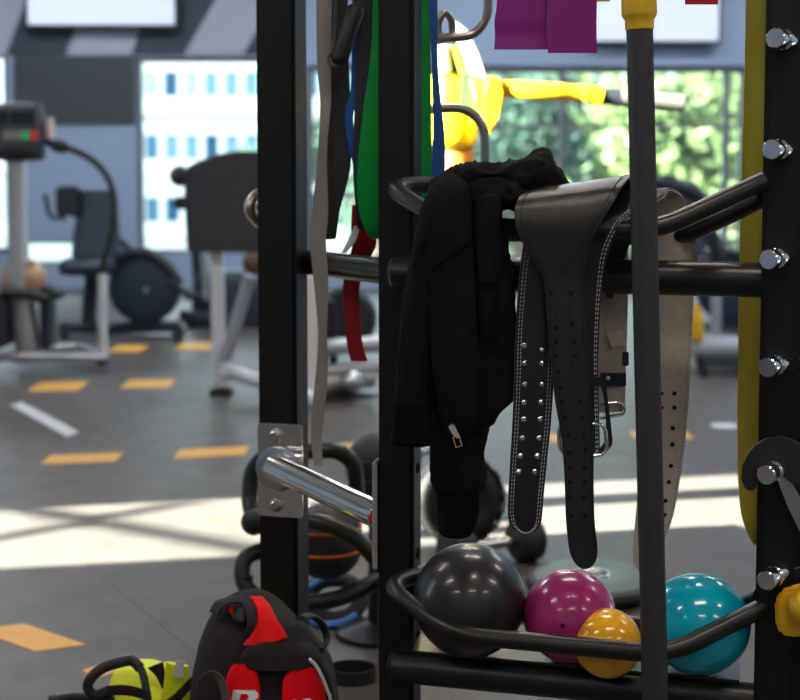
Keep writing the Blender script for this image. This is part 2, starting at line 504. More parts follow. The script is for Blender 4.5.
obj('facade', bm, M_FAC, bld, False)
bm = NB(); box(bm, (cols[0] - 2, BY + .35, -4.2), (cols[-1] + 2, BY + 8, bzp(-40))); obj('body', bm, M_FAC, bld, False)
for (z0, z1) in rows_:
    bm = NB(); box(bm, (cols[0] - 2, BY - .18, z0 - .62), (cols[-1] + 2, BY - .002, z0 - .45)); obj('ledge', bm, M_FAC, bld, False)
PANE = [mat('office glass blue', (0.03, 0.10, 0.20), 0.4, 0, 0.1, 2, spec=.1), mat('office glass pale', (0.20, 0.34, 0.42), 0.4, 0, 0.1, 2, spec=.1),
        mat('office glass mid', (0.08, 0.19, 0.30), 0.4, 0, 0.1, 2, spec=.1), mat('office glass blinds', (0.40, 0.54, 0.56), 0.4, 0, 0.1, 2, spec=.1)]
pane_me = []
for m in PANE:
    bm = NB(); box(bm, (-.29, -.01, -.49), (.29, .01, .49)); pane_me.append(mesh_of(bm, m, False))
bm = NB()
for q in ((-.30, -.28, -.5, .5), (.28, .30, -.5, .5), (-.28, .28, -.5, -.47), (-.28, .28, .47, .5)): box(bm, (q[0], -.05, q[2]), (q[1], .04, q[3]))
frame_me = mesh_of(bm, M_FAC, False)
for ri, (z0, z1) in enumerate(rows_):
    for ci, c in enumerate(cols):
        f = inst('window', frame_me, Matrix.Translation((c, BY + .16, (z0 + z1) / 2)) @ Matrix.Diagonal((1, 1, z1 - z0, 1)), bld)
        ORIG[f] = Vector((0, 0, 0))
        k = (0 if ci == 9 else (3 if ci in (8, 10) else random.choice((1, 2, 1)))) if ri == 1 else random.choice((2, 2, 0, 1))
        p = bpy.data.objects.new('pane', pane_me[k]); COL.objects.link(p); p.parent = f; p.location = (0, .02, 0)
M_BARK = mat('bark', (0.06, 0.045, 0.035), 0.9, 0, 0.3, 8)
LEAF = [mat('leaf green', (0.075, 0.125, 0.065), 0.5, 0, 0.4, 1.2, trans=0.4), mat('leaf yellow green', (0.10, 0.15, 0.06), 0.5, 0, 0.4, 1.2, trans=0.4),
        mat('leaf blue green', (0.06, 0.11, 0.085), 0.5, 0, 0.4, 1.2, trans=0.4)]
def tree(x, y, zc, r, k, n, label, size=.2):
    t = thing('leafy_tree', (x, y, -4.2), label, 'tree', 'trees outside the right window')
    bm = NB()
    tube(bm, catmull([Vector((x, y, -4.2)), Vector((x + .1, y, -2)), Vector((x - .1, y, zc))], 4), [.22 - .012 * i for i in range(9)], 8)
    for j in range(5):
        a = random.uniform(0, 2 * PI)
        tube(bm, catmull([Vector((x, y, zc - r * .8)), Vector((x + math.cos(a) * r * .35, y + math.sin(a) * r * .3, zc - r * .3)), Vector((x + math.cos(a) * r * .7, y + math.sin(a) * r * .6, zc + r * .25 * random.uniform(-1, 1.4)))], 4), [.08 - .006 * i for i in range(9)], 6)
    obj('trunk', bm, M_BARK, t)
    verts = []; faces = []
    clumps = [Vector((random.gauss(0, .5), random.gauss(0, .5), random.gauss(0, .5))) for _ in range(26)]
    clumps = [c if c.length < 1 else c.normalized() for c in clumps]
    for i in range(n):
        c = random.choice(clumps) * r
        d = Vector((random.gauss(0, 1), random.gauss(0, 1), random.gauss(0, 1))).normalized() * r * .36 * random.random() ** .5
        p = Vector((x, y, zc)) + c + d
        u = Vector((random.gauss(0, 1), random.gauss(0, 1), random.gauss(0, 1))).normalized()
        w = u.orthogonal().normalized()
        s = size * random.uniform(.6, 1.3)
        b0 = len(verts)
        verts += [p - u * s, p + w * s * .45 , p + u * s, p - w * s * .45]
        faces.append((b0, b0 + 1, b0 + 2, b0 + 3))
    me = bpy.data.meshes.new('foliage'); me.from_pydata([v - ORIG[t] for v in verts], [], faces); me.materials.append(LEAF[k])
    o = bpy.data.objects.new('foliage', me); COL.objects.link(o); o.parent = t; o['kind'] = 'stuff'
def tp(px, Y): return (px - 400) / FPX * Y
tree(tp(376, 20), 20, 1.2, 1.6, 2, 1500, 'blue green tree outside behind the hanging exercise bands')
tree(tp(520, 24.5), 24.5, 0.9, 1.9, 2, 1900, 'blue green tree outside behind the yellow lever arm')
tree(tp(610, 30), 30, 1.5, 2.6, 0, 2300, 'mid green tree outside directly behind the front pole')
tree(tp(700, 19.5), 19.5, 0.6, 1.8, 1, 1700, 'yellow green tree outside right of the front pole')
tree(tp(765, 25), 25, 1.8, 2.0, 0, 2000, 'mid green tree outside behind the ochre band')
tree(tp(655, 37), 37, 0.2, 3.2, 1, 2000, 'yellow green tree farthest off behind the others')

# --- unseen ceiling lamps added to light the room, back rows cooler and stronger
M_LAMP = mat('lamp diffuser', (1.0, 0.95, 0.88), 0.5, 0, 0.0, 5, emit=5.0)
M_HOUS = mat('lamp housing', (0.7, 0.7, 0.7), 0.5, 0, 0.05, 5)
for i, (x, y) in enumerate(LAMP_POS):
    t = thing('added_ceiling_light', (x, y, CEIL - .07), 'unseen rectangular ceiling light panel added to light the gym', 'ceiling light', 'added ceiling light panels')
    bm = NB(); box(bm, (x - .62, y - .17, CEIL - .06), (x + .62, y + .17, CEIL - .001)); obj('housing', bm, M_HOUS, t, False)
    bm = NB(); box(bm, (x - .58, y - .13, CEIL - .07), (x + .58, y + .13, CEIL - .06)); obj('diffuser', bm, M_LAMP, t, False)
    ld = bpy.data.lights.new('lamp', 'AREA'); ld.shape = 'RECTANGLE'; ld.size = 1.14; ld.size_y = 0.24; ld.energy = LAMP_W if y < 5 else LAMP_W * 1.9; ld.color = (1.0, 0.88, 0.76) if y < 5 else (0.78, 0.88, 1.0)
    lo = bpy.data.objects.new('lamp', ld); COL.objects.link(lo); lo.parent = t; lo.location = (0, 0, -0.012)

# ================================================================== THE RACK
DV = Vector((0.967, -0.254, 0))          # along the shelf, to the right
NV = Vector((-0.254, -0.967, 0))         # out of the shelf, to the front
YAW = math.atan2(-0.254, 0.967)
BAR0 = Vector((0.0, 2.05, 0))            # shelf bar axis where the picture's middle column crosses it
def on_bar(x, z, fwd=0.0): return Vector((x, 2.05 - 0.263 * x, z)) + NV * fwd
rig = thing('storage_rack', (0.1, 2.1, 0), 'black tubular gym storage rack with shelf bars, chrome pegs and hanging gear', 'rack')
def post(x, y, w, z1=2.35, name='post', bev=0.006):
    bm = NB(); box(bm, (x - w / 2, y - w / 2, 0.008), (x + w / 2, y + w / 2, z1), bevel=bev, rotz=YAW)
    o = obj(name, bm, M_BLACK, rig, True, 30)
    bm = NB(); box(bm, (x - w * .95, y - w * .95, 0), (x + w * .95, y + w * .95, 0.008), rotz=YAW); obj('foot_plate', bm, M_BLACK, rig, False)
    return o
P1 = Vector((-0.198, 2.36, 0)); P2 = Vector((0.000, 2.112, 0)); P3 = Vector((0.520, 1.905, 0)); P4 = Vector((0.586, 1.985, 0))
post(P1.x, P1.y, 0.068); post(P2.x, P2.y, 0.055); post(P3.x, P3.y, 0.052); post(P4.x, P4.y, 0.05)
# crossbars
ZU = P(580, 276, on_bar(.25, 0).y).z; ZL = P(520, 677, on_bar(.17, 0).y).z
for z in (ZU, ZL):
    bm = NB(); cyl(bm, on_bar(-0.012, z), on_bar(0.503, z), 0.0245, 28, 0.004); o = obj('shelf_bar', bm, M_TRAY, rig)
    bm = NB(); cyl(bm, on_bar(-0.012, z) - DV * 0.003, on_bar(-0.012, z), 0.019, 24, 0.001); obj('end_cap', bm, M_RUBBER, rig)
bm = NB(); zr = P(345, 268, 2.24).z; a = P1 + Vector((.030, .030, zr)); c = P2 + Vector((0, .03, zr)); cyl(bm, a, c, 0.021, 20); obj('rear_bar', bm, M_TRAY, rig)
ZT = 1.56
bm = NB(); cyl(bm, P2 + Vector((0, 0, ZT)), P3 + Vector((0, 0, ZT)), 0.022, 20); obj('top_bar', bm, M_TRAY, rig)
bm = NB(); cyl(bm, P1 + Vector((0, 0, ZT + .03)), P2 + Vector((0, 0, ZT + .03)), 0.022, 20); obj('top_bar', bm, M_TRAY, rig)
bm = NB(); cyl(bm, P3 + Vector((0, 0, ZT)), P4 + Vector((0, 0, ZT)), 0.022, 20); obj('top_bar', bm, M_TRAY, rig)
# tray rods
ROD = 0.0128
def rod(name, pts, r=ROD, rad=0.05, m=M_TRAY):
    bm = NB(); tube(bm, fillet([Vector(p) for p in pts], rad), r, 16); return obj(name, bm, m, rig)
rod('front_rod', [P(430, 571, 2.10), P(384, 585, 2.03), P(452, 634, 1.93), P(667, 655, 1.855), P(764, 607, 1.893)], rad=0.045)
rod('front_rod', [P(445, 184, 2.10), P(386, 186, 2.03), P(452, 226, 1.93), P(655, 231, 1.855), P(764, 181, 1.893)], rad=0.045)
rod('rear_rod', [P(764, 198, 1.93), P(682, 238, 2.06), P(455, 232, 2.16), P(428, 200, 2.12)], rad=0.05)
rod('rear_rod', [P(760, 598, 1.93), P(688, 628, 2.06), P(460, 612, 2.16), P(428, 580, 2.12)], rad=0.05)
bm = NB(); pl = [on_bar(.0, ZL + .0246, .008), on_bar(.478, ZL + .0246, .008), on_bar(.478, ZL + .0246, -.065), on_bar(.0, ZL + .0246, -.065)]
prism(bm, pl, (0, 0, .004)); obj('tray_plate', bm, M_TRAY, rig, False)
# left-hand tray bends that show beside the left post
rod('side_rod', [P(300, 188, 2.46), P(262, 190, 2.43), P(246, 207, 2.40), P(262, 226, 2.43), P(300, 236, 2.46)], 0.011, 0.04, M_BRONZE)
# chrome pegs on the right post
bm = NB(); lathe(bm, [(0, 0), (.0118, 0), (.0132, .0015), (.0132, .024), (.0122, .026), (.0138, .028), (.0138, .034), (.0122, .036), (.0122, .07), (0, .07)], Matrix(), 32); peg_me = mesh_of(bm, M_CHROME, True, 30)
PEGD = Vector((0.60, 0.80, 0))
for (px, py, Yp) in ((775, 38, 1.84), (771, 149.5, 1.84), (768, 259.5, 1.84), (767, 367.5, 1.84), (765.5, 475, 1.825), (766, 581, 1.84)):
    inst('peg', peg_me, axis_m(P(px, py, Yp), PEGD), rig)
for (px, py) in ((805, 128), (802, 258), (802, 367), (801, 576)):
    inst('peg', peg_me, axis_m(P(px, py, 1.95), PEGD), rig)
# bracket: chrome plate on the left post, round tube, flange at the second post
def pv(px, py): return P(px, py, 2.30)
bm = NB(); c = (pv(258, 470) + pv(306, 470)) / 2
Mx = Matrix.Translation(P1 + NV * 0.040 + Vector((0, 0, P(280, 470, 2.32).z))) @ Matrix.Rotation(YAW, 4, 'Z')
box(bm, (-.032, -.004, -.079), (.047, .004, .079), bevel=0.0025, mtx=Mx); plate = obj('bracket_plate', bm, M_CHROME, rig, True, 30)
bm = NB(); lathe(bm, [(0, 0), (.010, 0), (.012, .003), (.012, .005), (.0085, .006), (.0085, .011), (.006, .014), (0, .014)], Matrix(), 16); bolt_me = mesh_of(bm, M_STEEL, True, 30)
for dz in (-.058, .060):
    inst('bolt', bolt_me, Mx @ Matrix.Translation((.002, -.004, dz)) @ Matrix.Rotation(PI / 2, 4, 'X'), rig)
ta = P(272, 466, 2.285); tb = P(378, 515, 2.115)
bm = NB(); lathe(bm, [(0, 0), (.038, 0), (.038, .003), (.036, .004), (.020, .005), (0, .005)], Mx @ Matrix.Translation((.004, -.004, .003)) @ Matrix.Rotation(PI / 2, 4, 'X'), 32)
obj('flange_ring', bm, M_STEEL, rig)
bm = NB(); cyl(bm, ta, tb, 0.0212, 32, .002); obj('bracket_tube', bm, M_CHROME, rig)
bm = NB(); M2 = Matrix.Translation(P2 - DV * 0.031 + Vector((0, 0, P(376, 514, 2.10).z))) @ Matrix.Rotation(YAW, 4, 'Z')
box(bm, (-.004, -.036, -.084), (.004, .036, .084), bevel=0.003, mtx=M2); obj('bracket_plate', bm, M_CHROME, rig, True, 30)
# band hooks behind the second post
bm = NB()
tube(bm, fillet([P(418, 42, 2.21), P(440, 38, 2.25), P(474, 36, 2.26), P(488, 18, 2.26), P(488, -60, 2.26)], .05), .0075, 12); o = obj('band_hook', bm, M_BRONZE, rig)
bm = NB(); tube(bm, catmull([P(442, 44, 2.25), P(438, 26, 2.25), P(444, 13, 2.25), P(451, 20, 2.26), P(453, 36, 2.27)], 5), .006, 10); obj('hook_loop', bm, M_BRONZE, rig)
bm = NB()
tube(bm, fillet([P(418, 112, 2.21), P(440, 108, 2.25), P(466, 108, 2.26), P(484, 124, 2.26), P(486, 200, 2.26), P(470, 232, 2.18)], .05), .0075, 12); obj('band_hook', bm, M_BRONZE, rig)
# black hook plate, its arm, yellow end lever at the right edge
hk = [(741, 480), (742, 467), (747, 456), (755, 446), (766, 439.5), (779, 437), (792, 440), (803, 447), (812, 460), (815, 472), (812, 483), (804, 487), (795, 486), (788, 481), (783, 473), (777, 466.5), (769, 465), (762, 468), (758, 475), (757, 484), (756, 489), (751, 491.5), (745, 489)]
bm = NB(); prism(bm, [P(x, y, 1.853) for x, y in hk], Vector((.003, .012, 0))); bmesh.ops.bevel(bm, geom=[e for e in bm.edges], offset=.0015, segments=2, affect='EDGES')
hook = obj('hook_plate', bm, M_RUBBER, rig)
bm = NB(); prism(bm, [P(x, y, 1.868) for x, y in [(776, 466), (786, 472), (797, 492), (815, 520), (815, 545), (800, 532), (787, 505), (779, 484)]], Vector((.002, .008, 0)))
obj('hook_arm', bm, M_STEEL, rig, False)
M_YPL = mat('yellow plastic', (0.78, 0.44, 0.012), 0.35, 0, 0.08, 40, coat=0.2)
tab = [(781, 592), (790, 588), (810, 583), (830, 590), (832, 625), (815, 636), (790, 638), (781, 635), (776, 627), (775, 603)]
bm = NB(); prism(bm, [P(x, y, 1.85) for x, y in tab], Vector((.003, .014, 0))); bmesh.ops.bevel(bm, geom=[e for e in bm.edges], offset=.004, segments=2, affect='EDGES')
lev = obj('lever_tab', bm, M_YPL, rig)
bm = NB(); sphere(bm, P(806, 607, 1.835), 0.024, 20, 14, (1, .8, 1)); obj('lever_knob', bm, M_YPL, rig)
# small adjustment holes in the second post
M_HOLE = mat('hole black', (0.003, 0.003, 0.003), 0.9, 0, 0.1, 50)
bm = NB(); lathe(bm, [(.0065, 0), (.0085, .0), (.0085, .0016), (.0065, .0018), (.006, 0.0004), (0, .0004)], Matrix(), 16); hole_me = mesh_of(bm, M_HOLE, True, 30)
for py in (340, 396, 470, 556, 640):
    z = P(413, py, 2.09).z
    inst('pin_hole', hole_me, axis_m(P2 + DV * 0.0277 + Vector((0, 0, z)), DV), rig)

# ================================================================== BALLS ON THE LOWER SHELF
def gloss_ball(c, r, m, label, valve, vm, scale=(1, 1, 1)):
    t = thing('exercise_ball', (c.x, c.y, c.z - r * scale[2]), label, 'ball', 'weighted balls on the lower shelf')
    bm = NB(); sphere(bm, c, r, 48, 32, scale); o = obj('shell', bm, m, t, True, 180)
    d = Vector(valve).normalized(); p = c + Vector((d.x * r * scale[0], d.y * r * scale[1], d.z * r * scale[2]))
    bm = NB(); lathe(bm, [(0, .0003), (.0016, .0003), (.0022, .0008), (.003, .0006), (.0036, -.001)], axis_m(p, d), 16); obj('valve', bm, vm, t)
    return t
def ball_mat(name, c, rough=.2):
    return mat(name, c, rough, 0, 0.12, 12, coat=0.35, bump=0.03, bump_scale=300, rough_var=0.06)
TOPZ = ZL + 0.0286
r = .0825; c = P(469.5, 597, 2.015); c.z = TOPZ + r + .001
gloss_ball(c, r, mat('graphite ball', (0.034, 0.032, 0.035), .30, .4, .3, 14, coat=.3, bump=.03, bump_scale=200, rough_var=.08), 'large graphite black exercise ball at the left of the lower shelf', (.72, -.45, -.55), M_YPL)
r = .0675; c = P(569.5, 612, 1.99); c.z = TOPZ + r + .001
gloss_ball(c, r, ball_mat('magenta ball', (0.44, 0.024, 0.18), .24), 'magenta pink exercise ball between the black and yellow balls', (-.26, -.96, .10), M_HOLE)
r = .0485; c = P(607.5, 643, 1.935)
gloss_ball(c, r, ball_mat('amber ball', (0.88, 0.43, 0.008), .2), 'small amber yellow exercise ball in front of the magenta one', (.3, .8, .2), M_HOLE)
r = .0705; c = P(698, 625, 1.945); c.z = TOPZ + r + .001
gloss_ball(c, r, ball_mat('teal ball', (0.0, 0.40, 0.54), .16), 'glossy teal exercise ball right of the front pole', (.3, .9, .2), M_HOLE, (1.05, 1, 1.0))

# ================================================================== FRONT POLE
top = P(638.5, -40, 1.775); base = P(655, 690, 1.775); d = (base - top).normalized()
k = (top.z - 0.0) / (top.z - base.z); foot = top + (base - top) * k
pole = thing('exercise_pole', foot, 'black upright exercise pole with a yellow collar leaning in front of the rack', 'pole')
M_POLE = mat('dark grey pole coat', (0.034, 0.032, 0.031), 0.42, 0, 0.2, 70, bump=.2, bump_scale=1200)
pc = P(639.6, 30, 1.775)
bm = NB(); cyl(bm, foot + Vector((0, 0, .004)), pc - d * .06, 0.0168, 28, .001); obj('shaft', bm, M_POLE, pole)
cm = axis_m(pc, -d)
M_COL = mat('yellow collar', (0.80, 0.47, 0.014), 0.42, 0, 0.3, 45)
bm = NB(); lathe(bm, [(.0172, 0), (.0182, .001), (.0182, .012), (.0215, .017), (.0222, .020), (.0222, .075), (.020, .078), (.0172, .078)], cm, 32); obj('collar', bm, M_COL, pole)
bm = NB(); cyl(bm, pc - d * .06, pc - d * .42, 0.0150, 24, .002); obj('grip', bm, M_COL, pole)
bm = NB(); lathe(bm, [(0, 0), (.019, 0), (.021, .004), (.021, .03), (.0172, .034)], axis_m(foot, -d), 24); obj('foot_cap', bm, M_RUBBER, pole)

# ================================================================== HANGING BANDS
TOPY = -235     # frame row where bands run over the top bar
def band(name, label, rows, m, cat='band', th=.0016, n=6, group='resistance bands hanging on the rack', curve=0.0, extra=None):
    t = thing(name, P((rows[-1][1] + rows[-1][2]) / 2, rows[-1][0], rows[-1][3]), label, cat, group)
    rb = px_ribbon(rows, n, curve); bm = NB(); rb.build(bm, th, 4); obj('strip', bm, m, t)
    if extra:
        for e in extra:
            rb2 = px_ribbon(e, n, curve); bm = NB(); rb2.build(bm, th, 4); obj('strip', bm, m, t)
    return t
def latex(name, c, trans=.25): return mat(name, c, .45, 0, .12, 20, trans=trans, bump=.05, bump_scale=300)
M_GREYB = latex('grey latex', (0.30, 0.27, 0.25), .15)
M_BLKB = latex('black latex', (0.022, 0.023, 0.026), .0)
M_VIOB = latex('dark violet latex', (0.024, 0.016, 0.036), .0)
M_GRNB = latex('green latex', (0.0, 0.46, 0.075), .35)
M_BLUB = latex('blue latex', (0.018, 0.14, 0.50), .2)
M_REDB = latex('red latex', (0.42, 0.006, 0.014), .2)
M_PURB = latex('purple latex', (0.30, 0.014, 0.26), .2)
M_OCHB = mat('ochre latex', (0.56, 0.42, 0.045), .35, 0, .12, 20, bump=.05, bump_scale=300)
M_OCHB.node_tree.nodes['Principled BSDF'].inputs['Transmission Weight'].default_value = .55
band('grey_band', 'pale grey twisted resistance band hanging down to the chrome bracket tube',
     [(TOPY, 318, 334, 2.22), (-60, 316, 332, 2.22), (0, 316, 332, 2.22), (60, 317, 331, 2.22), (100, 320, 331, 2.215), (135, 319, 328, 2.21), (165, 317, 327, 2.215), (215, 312, 328, 2.22), (240, 310, 326, 2.22), (275, 313, 328, 2.22), (305, 316, 328, 2.22), (335, 318, 327, 2.22), (370, 316, 328, 2.22), (410, 312, 325, 2.215), (440, 311, 322, 2.21), (466, 314, 323, 2.20)], M_GREYB)
band('black_band', 'wide black resistance band looping beside the grey band',
     [(TOPY, 333, 349, 2.26), (0, 333, 348, 2.26), (70, 334, 349, 2.26), (120, 334, 352, 2.26), (170, 333, 350, 2.26), (210, 330, 340, 2.265), (238, 326, 336, 2.275), (225, 324, 332, 2.285), (150, 322, 334, 2.29), (0, 330, 345, 2.29), (TOPY, 333, 349, 2.29)], M_BLKB)
band('violet_band', 'dark violet resistance band left of the green loop',
     [(TOPY, 357, 374, 2.22), (0, 357, 374, 2.22), (60, 356, 372, 2.22), (120, 354, 367, 2.22), (170, 353, 368, 2.222), (215, 356, 370, 2.23), (228, 358, 371, 2.245), (200, 357, 371, 2.26), (0, 358, 373, 2.26), (TOPY, 358, 373, 2.26)], M_VIOB)
band('blue_loop_band', 'thin blue band loop bulging left of the violet band',
     [(TOPY, 351, 360, 2.24), (0, 352, 359, 2.24), (85, 351, 358, 2.24), (105, 346, 355, 2.24), (122, 345, 353, 2.24), (142, 348, 356, 2.242), (165, 353, 361, 2.247), (175, 357, 365, 2.252)], M_BLUB)
band('green_band', 'bright green resistance band with its loop end beside the second post',
     [(TOPY, 374, 392, 2.17), (0, 373, 390, 2.17), (60, 370, 388, 2.17), (100, 364.5, 386, 2.17), (130, 361, 386, 2.17), (160, 358, 386, 2.172), (190, 357, 386, 2.178), (215, 360, 385, 2.185), (231, 366, 382, 2.195), (238, 371, 380, 2.21), (228, 372, 386, 2.22), (150, 384, 404, 2.215), (0, 412, 430, 2.20), (TOPY, 416, 434, 2.19)], M_GRNB, n=8)
band('green_band', 'green band strand showing right of the second post',
     [(TOPY, 414, 430, 2.165), (0, 414, 430, 2.165), (80, 415, 431, 2.165), (180, 413, 432, 2.165), (230, 414, 430, 2.17), (236, 416, 428, 2.18)], M_GRNB)
band('blue_band', 'royal blue resistance band hanging above the hoodie',
     [(TOPY, 427, 435, 2.155), (0, 429.5, 437.5, 2.155), (60, 431.5, 438, 2.155), (100, 432.5, 441, 2.155), (140, 433, 445, 2.155), (185, 430.5, 445, 2.155), (230, 431, 443, 2.155), (238, 432, 442, 2.165)], M_BLUB)
rb = band('red_band', 'red strap hanging behind the rear bar between the left posts',
     [(205, 352, 375, 2.27), (228, 351, 374, 2.285), (245, 352, 376, 2.30), (262, 348, 368, 2.33), (285, 343, 360, 2.335), (320, 345, 360, 2.335), (345, 347, 363, 2.335), (361, 351, 367.5, 2.335)], M_REDB, 'strap', .003, group=None)
bm = NB(); tg = px_ribbon([(226, 354, 360, 2.262), (240, 348, 356, 2.262), (253, 341, 346, 2.262)], 4); tg.build(bm, .002, 3); obj('white_tag', bm, mat('white label', (.75, .75, .72), .6, 0, .05, 20), rb)
band('purple_band', 'wide purple flat band hanging left of its twin at the top',
     [(TOPY, 500, 552, 1.93), (-60, 498, 550, 1.93), (0, 497, 548, 1.93), (20, 494.5, 547, 1.93), (35, 495, 547, 1.932), (49.5, 494, 548, 1.93)], M_PURB, group='purple flat bands at the top')
band('purple_band', 'wide purple flat band overlapping its twin at the right',
     [(TOPY, 552, 601, 1.915), (-60, 549, 599, 1.915), (0, 548, 597, 1.915), (30, 547, 596.5, 1.915), (53, 548, 597, 1.915)], M_PURB, group='purple flat bands at the top')
band('red_flat_band', 'red flat band end just showing above the right screen', [(TOPY, 684, 720, 1.90), (-40, 684, 719, 1.90), (4.5, 685, 718, 1.90)], M_REDB)
band('yellow_flat_band', 'yellow flat band end just showing right of the purple bands', [(TOPY, 590, 618, 1.94), (-40, 588, 612, 1.94), (1.5, 586, 610, 1.94)], latex('yellow latex', (.7, .42, .02), .2))
band('ochre_band', 'long ochre loop band hanging behind the pegged right post',
     [(TOPY, 752, 770, 2.09), (0, 746, 764, 2.09), (100, 743.5, 763, 2.09), (170, 741.5, 762, 2.09), (250, 739.5, 760, 2.09), (350, 738, 759, 2.09), (450, 737.5, 759, 2.09), (505, 740, 760, 2.09), (530, 746, 762, 2.095), (544, 754, 766, 2.11), (530, 752, 768, 2.13), (450, 752, 770, 2.14), (200, 756, 774, 2.14), (TOPY, 766, 784, 2.14)], M_OCHB, n=8, th=.004, curve=.004)
# black foam handle hanging on a strap
hd = thing('foam_handle', P(336, 66, 2.19), 'black foam grip handle slanting across the bands', 'handle')
a, c = P(357, 6, 2.19), P(339, 61, 2.185)
bm = NB(); tube(bm, [a, a.lerp(c, .05), a.lerp(c, .95), c], [.010, .0135, .0135, .0115], 18); obj('grip', bm, M_RUBBER, hd)
bm = NB(); tube(bm, catmull([P(338, -60, 2.19), P(336, 20, 2.19), P(333, 50, 2.185), P(329.5, 58, 2.185), P(334, 67, 2.18), P(341, 64, 2.185)], 5), .0042, 10); obj('strap', bm, M_BLKB, hd)
bm = NB(); tube(bm, catmull([P(350, TOPY, 2.19), P(352, -60, 2.19), P(357, 6, 2.19)], 5), .0042, 10); obj('strap', bm, M_BLKB, hd)

# ================================================================== LIFTING BELTS
M_LEA = mat('matte black leather', (0.019, 0.0175, 0.0145), .33, 0, .3, 60, bump=.25, bump_scale=420, rough_var=.06)
M_GLO = mat('glossy black leather', (0.012, 0.012, 0.0145), .28, 0, .3, 50, bump=.2, bump_scale=350)
M_SUEDE = mat('beige suede', (0.52, 0.45, 0.35), .85, 0, .25, 90, bump=.5, bump_scale=600, sheen=.3)
M_WST = mat('white thread', (0.72, 0.70, 0.66), .7, 0, .05, 50)
M_BST = mat('black thread', (0.004, 0.004, 0.004), .8, 0, .05, 50)
M_EDGE = mat('raw leather edge', (0.10, 0.085, 0.07), .7, 0, .2, 50)
def stitches(name, rb, path, m, parent, length=.0042, gap=.0022, w=.0006, h=.0026):
    """short raised threads that follow (u,v) points over a ribbon face; one joined piece"""
    pts = [rb.pt(u, v, h) for u, v in path]
    bm = NB(); L = 0; i = 0
    cum = [0]
    for a, b_ in zip(pts[:-1], pts[1:]): cum.append(cum[-1] + (b_ - a).length)
    def at(s):
        j = 0
        while j < len(cum) - 2 and cum[j + 1] < s: j += 1
        t = (s - cum[j]) / max(1e-9, cum[j + 1] - cum[j]); return pts[j].lerp(pts[j + 1], t)
    s = 0
    while s + length < cum[-1]:
        tube(bm, [at(s), at(s + length * .5), at(s + length)], [w * .7, w, w * .7], 5); s += length + gap
    o = obj(name, bm, m, parent); o['kind'] = 'stuff'
    return o
def edge_path(v, u0=0.0, u1=1.0, n=60): return [(u0 + (u1 - u0) * i / n, v) for i in range(n + 1)]
bm = NB(); lathe(bm, [(0, .0004), (.0020, .0004), (.0021, .0012), (.0030, .0012), (.0034, .0)], Matrix(), 14); eye_me = mesh_of(bm, M_HOLE)
bm = NB(); lathe(bm, [(0, .0032), (.0016, .003), (.0024, .0018), (.0038, .0012), (.0042, 0)], Matrix(), 14); stud_me = mesh_of(bm, M_CHROME)
def find_uv(rb, px, py):
    """the (u,v) of the ribbon face that shows at a picture position, searched on the front part"""
    best = None
    for i in range(0, 241):
        u = i / 240
        for v in (0, 1): pass
        L, R = rb.pt(u, 0), rb.pt(u, 1)
        a = proj(L); b_ = proj(R)
        dx = b_[0] - a[0]
        if abs(dx) < 1e-6: continue
        v = (px - a[0]) / dx
        y = a[1] + (b_[1] - a[1]) * v
        e = abs(y - py) + (0 if 0 <= v <= 1 else 50)
        if best is None or e < best[0]: best = (e, u, v)
    return best[1], min(1, max(0, best[2]))
def proj(p):
    q = p - Vector((0, 0, CAMZ))
    depth = q.y * CP - q.z * SP; up = q.y * SP + q.z * CP
    return 400 + q.x / depth * FPX, CY - up / depth * FPX
def fixings(name, me, rb, spots, parent, h, flip=1):
    for px, py in spots:
        u, v = find_uv(rb, px, py); n_ = rb.normal(u) * flip
        inst(name, me, axis_m(rb.pt(u, v, h * flip), n_), parent)

# --- belt A: matte black taper belt in front
rowsA = [(568.5, 582, 568.5, 588, 1.852, 1.852), (566, 578, 566, 592, 1.852, 1.852), (560, 573, 560, 596, 1.852, 1.852), (548, 569, 548, 597.5, 1.852, 1.852), (520, 566, 520, 594.5, 1.85, 1.85), (480, 564.5, 480, 593.5, 1.85, 1.85), (440, 561.5, 440, 593.5, 1.85, 1.85), (400, 555, 400, 590.5, 1.848, 1.848),
         (345, 549, 345, 587, 1.846, 1.846), (300, 545.5, 300, 584, 1.845, 1.845), (280, 543.5, 280, 584, 1.845, 1.845), (262, 534, 262, 586.5, 1.843, 1.842), (242, 522, 242, 591, 1.842, 1.838), (222, 515, 224, 600, 1.842, 1.835), (206, 515.5, 204, 612, 1.85, 1.838), (196, 521, 188, 621, 1.868, 1.850), (191, 530, 178.5, 629, 1.895, 1.875), (190, 540, 176, 633, 1.93, 1.91), (193, 548, 178, 638, 1.97, 1.95),
         (203, 552, 190, 640, 2.005, 1.985), (225, 556, 215, 640, 2.03, 2.01), (300, 572, 300, 612, 2.045, 2.035), (395, 574, 395, 606, 2.045, 2.04)]
bA = thing('lifting_belt', P(580, 568, 1.85), 'matte black leather lifting belt with wide draped back and double holes, in front', 'belt', 'lifting belts draped over the upper shelf')
rA = px_ribbon(rowsA, 5); bm = NB(); rA.build(bm, .0052, 8); obj('leather', bm, M_LEA, bA)
uN = len(rowsA) - 1
ua, ub = 2 / uN, 18 / uN
for v in (.07, .93): stitches('seam', rA, edge_path(v, 3 / uN, ub, 90), M_BST, bA, .006, .0012, .0007)
uv = [find_uv(rA, x, y) for x, y in ((556, 405), (556, 340), (556.5, 300), (557, 283), (562, 275))]
stitches('seam', rA, [find_uv(rA, x, y) for x, y in ((562, 420), (558, 380), (556.5, 340), (556.5, 300), (557.5, 284), (563, 272), (578, 250), (592, 229), (604, 213), (612, 200), (622, 186))], M_BST, bA, .006, .0012, .0008)
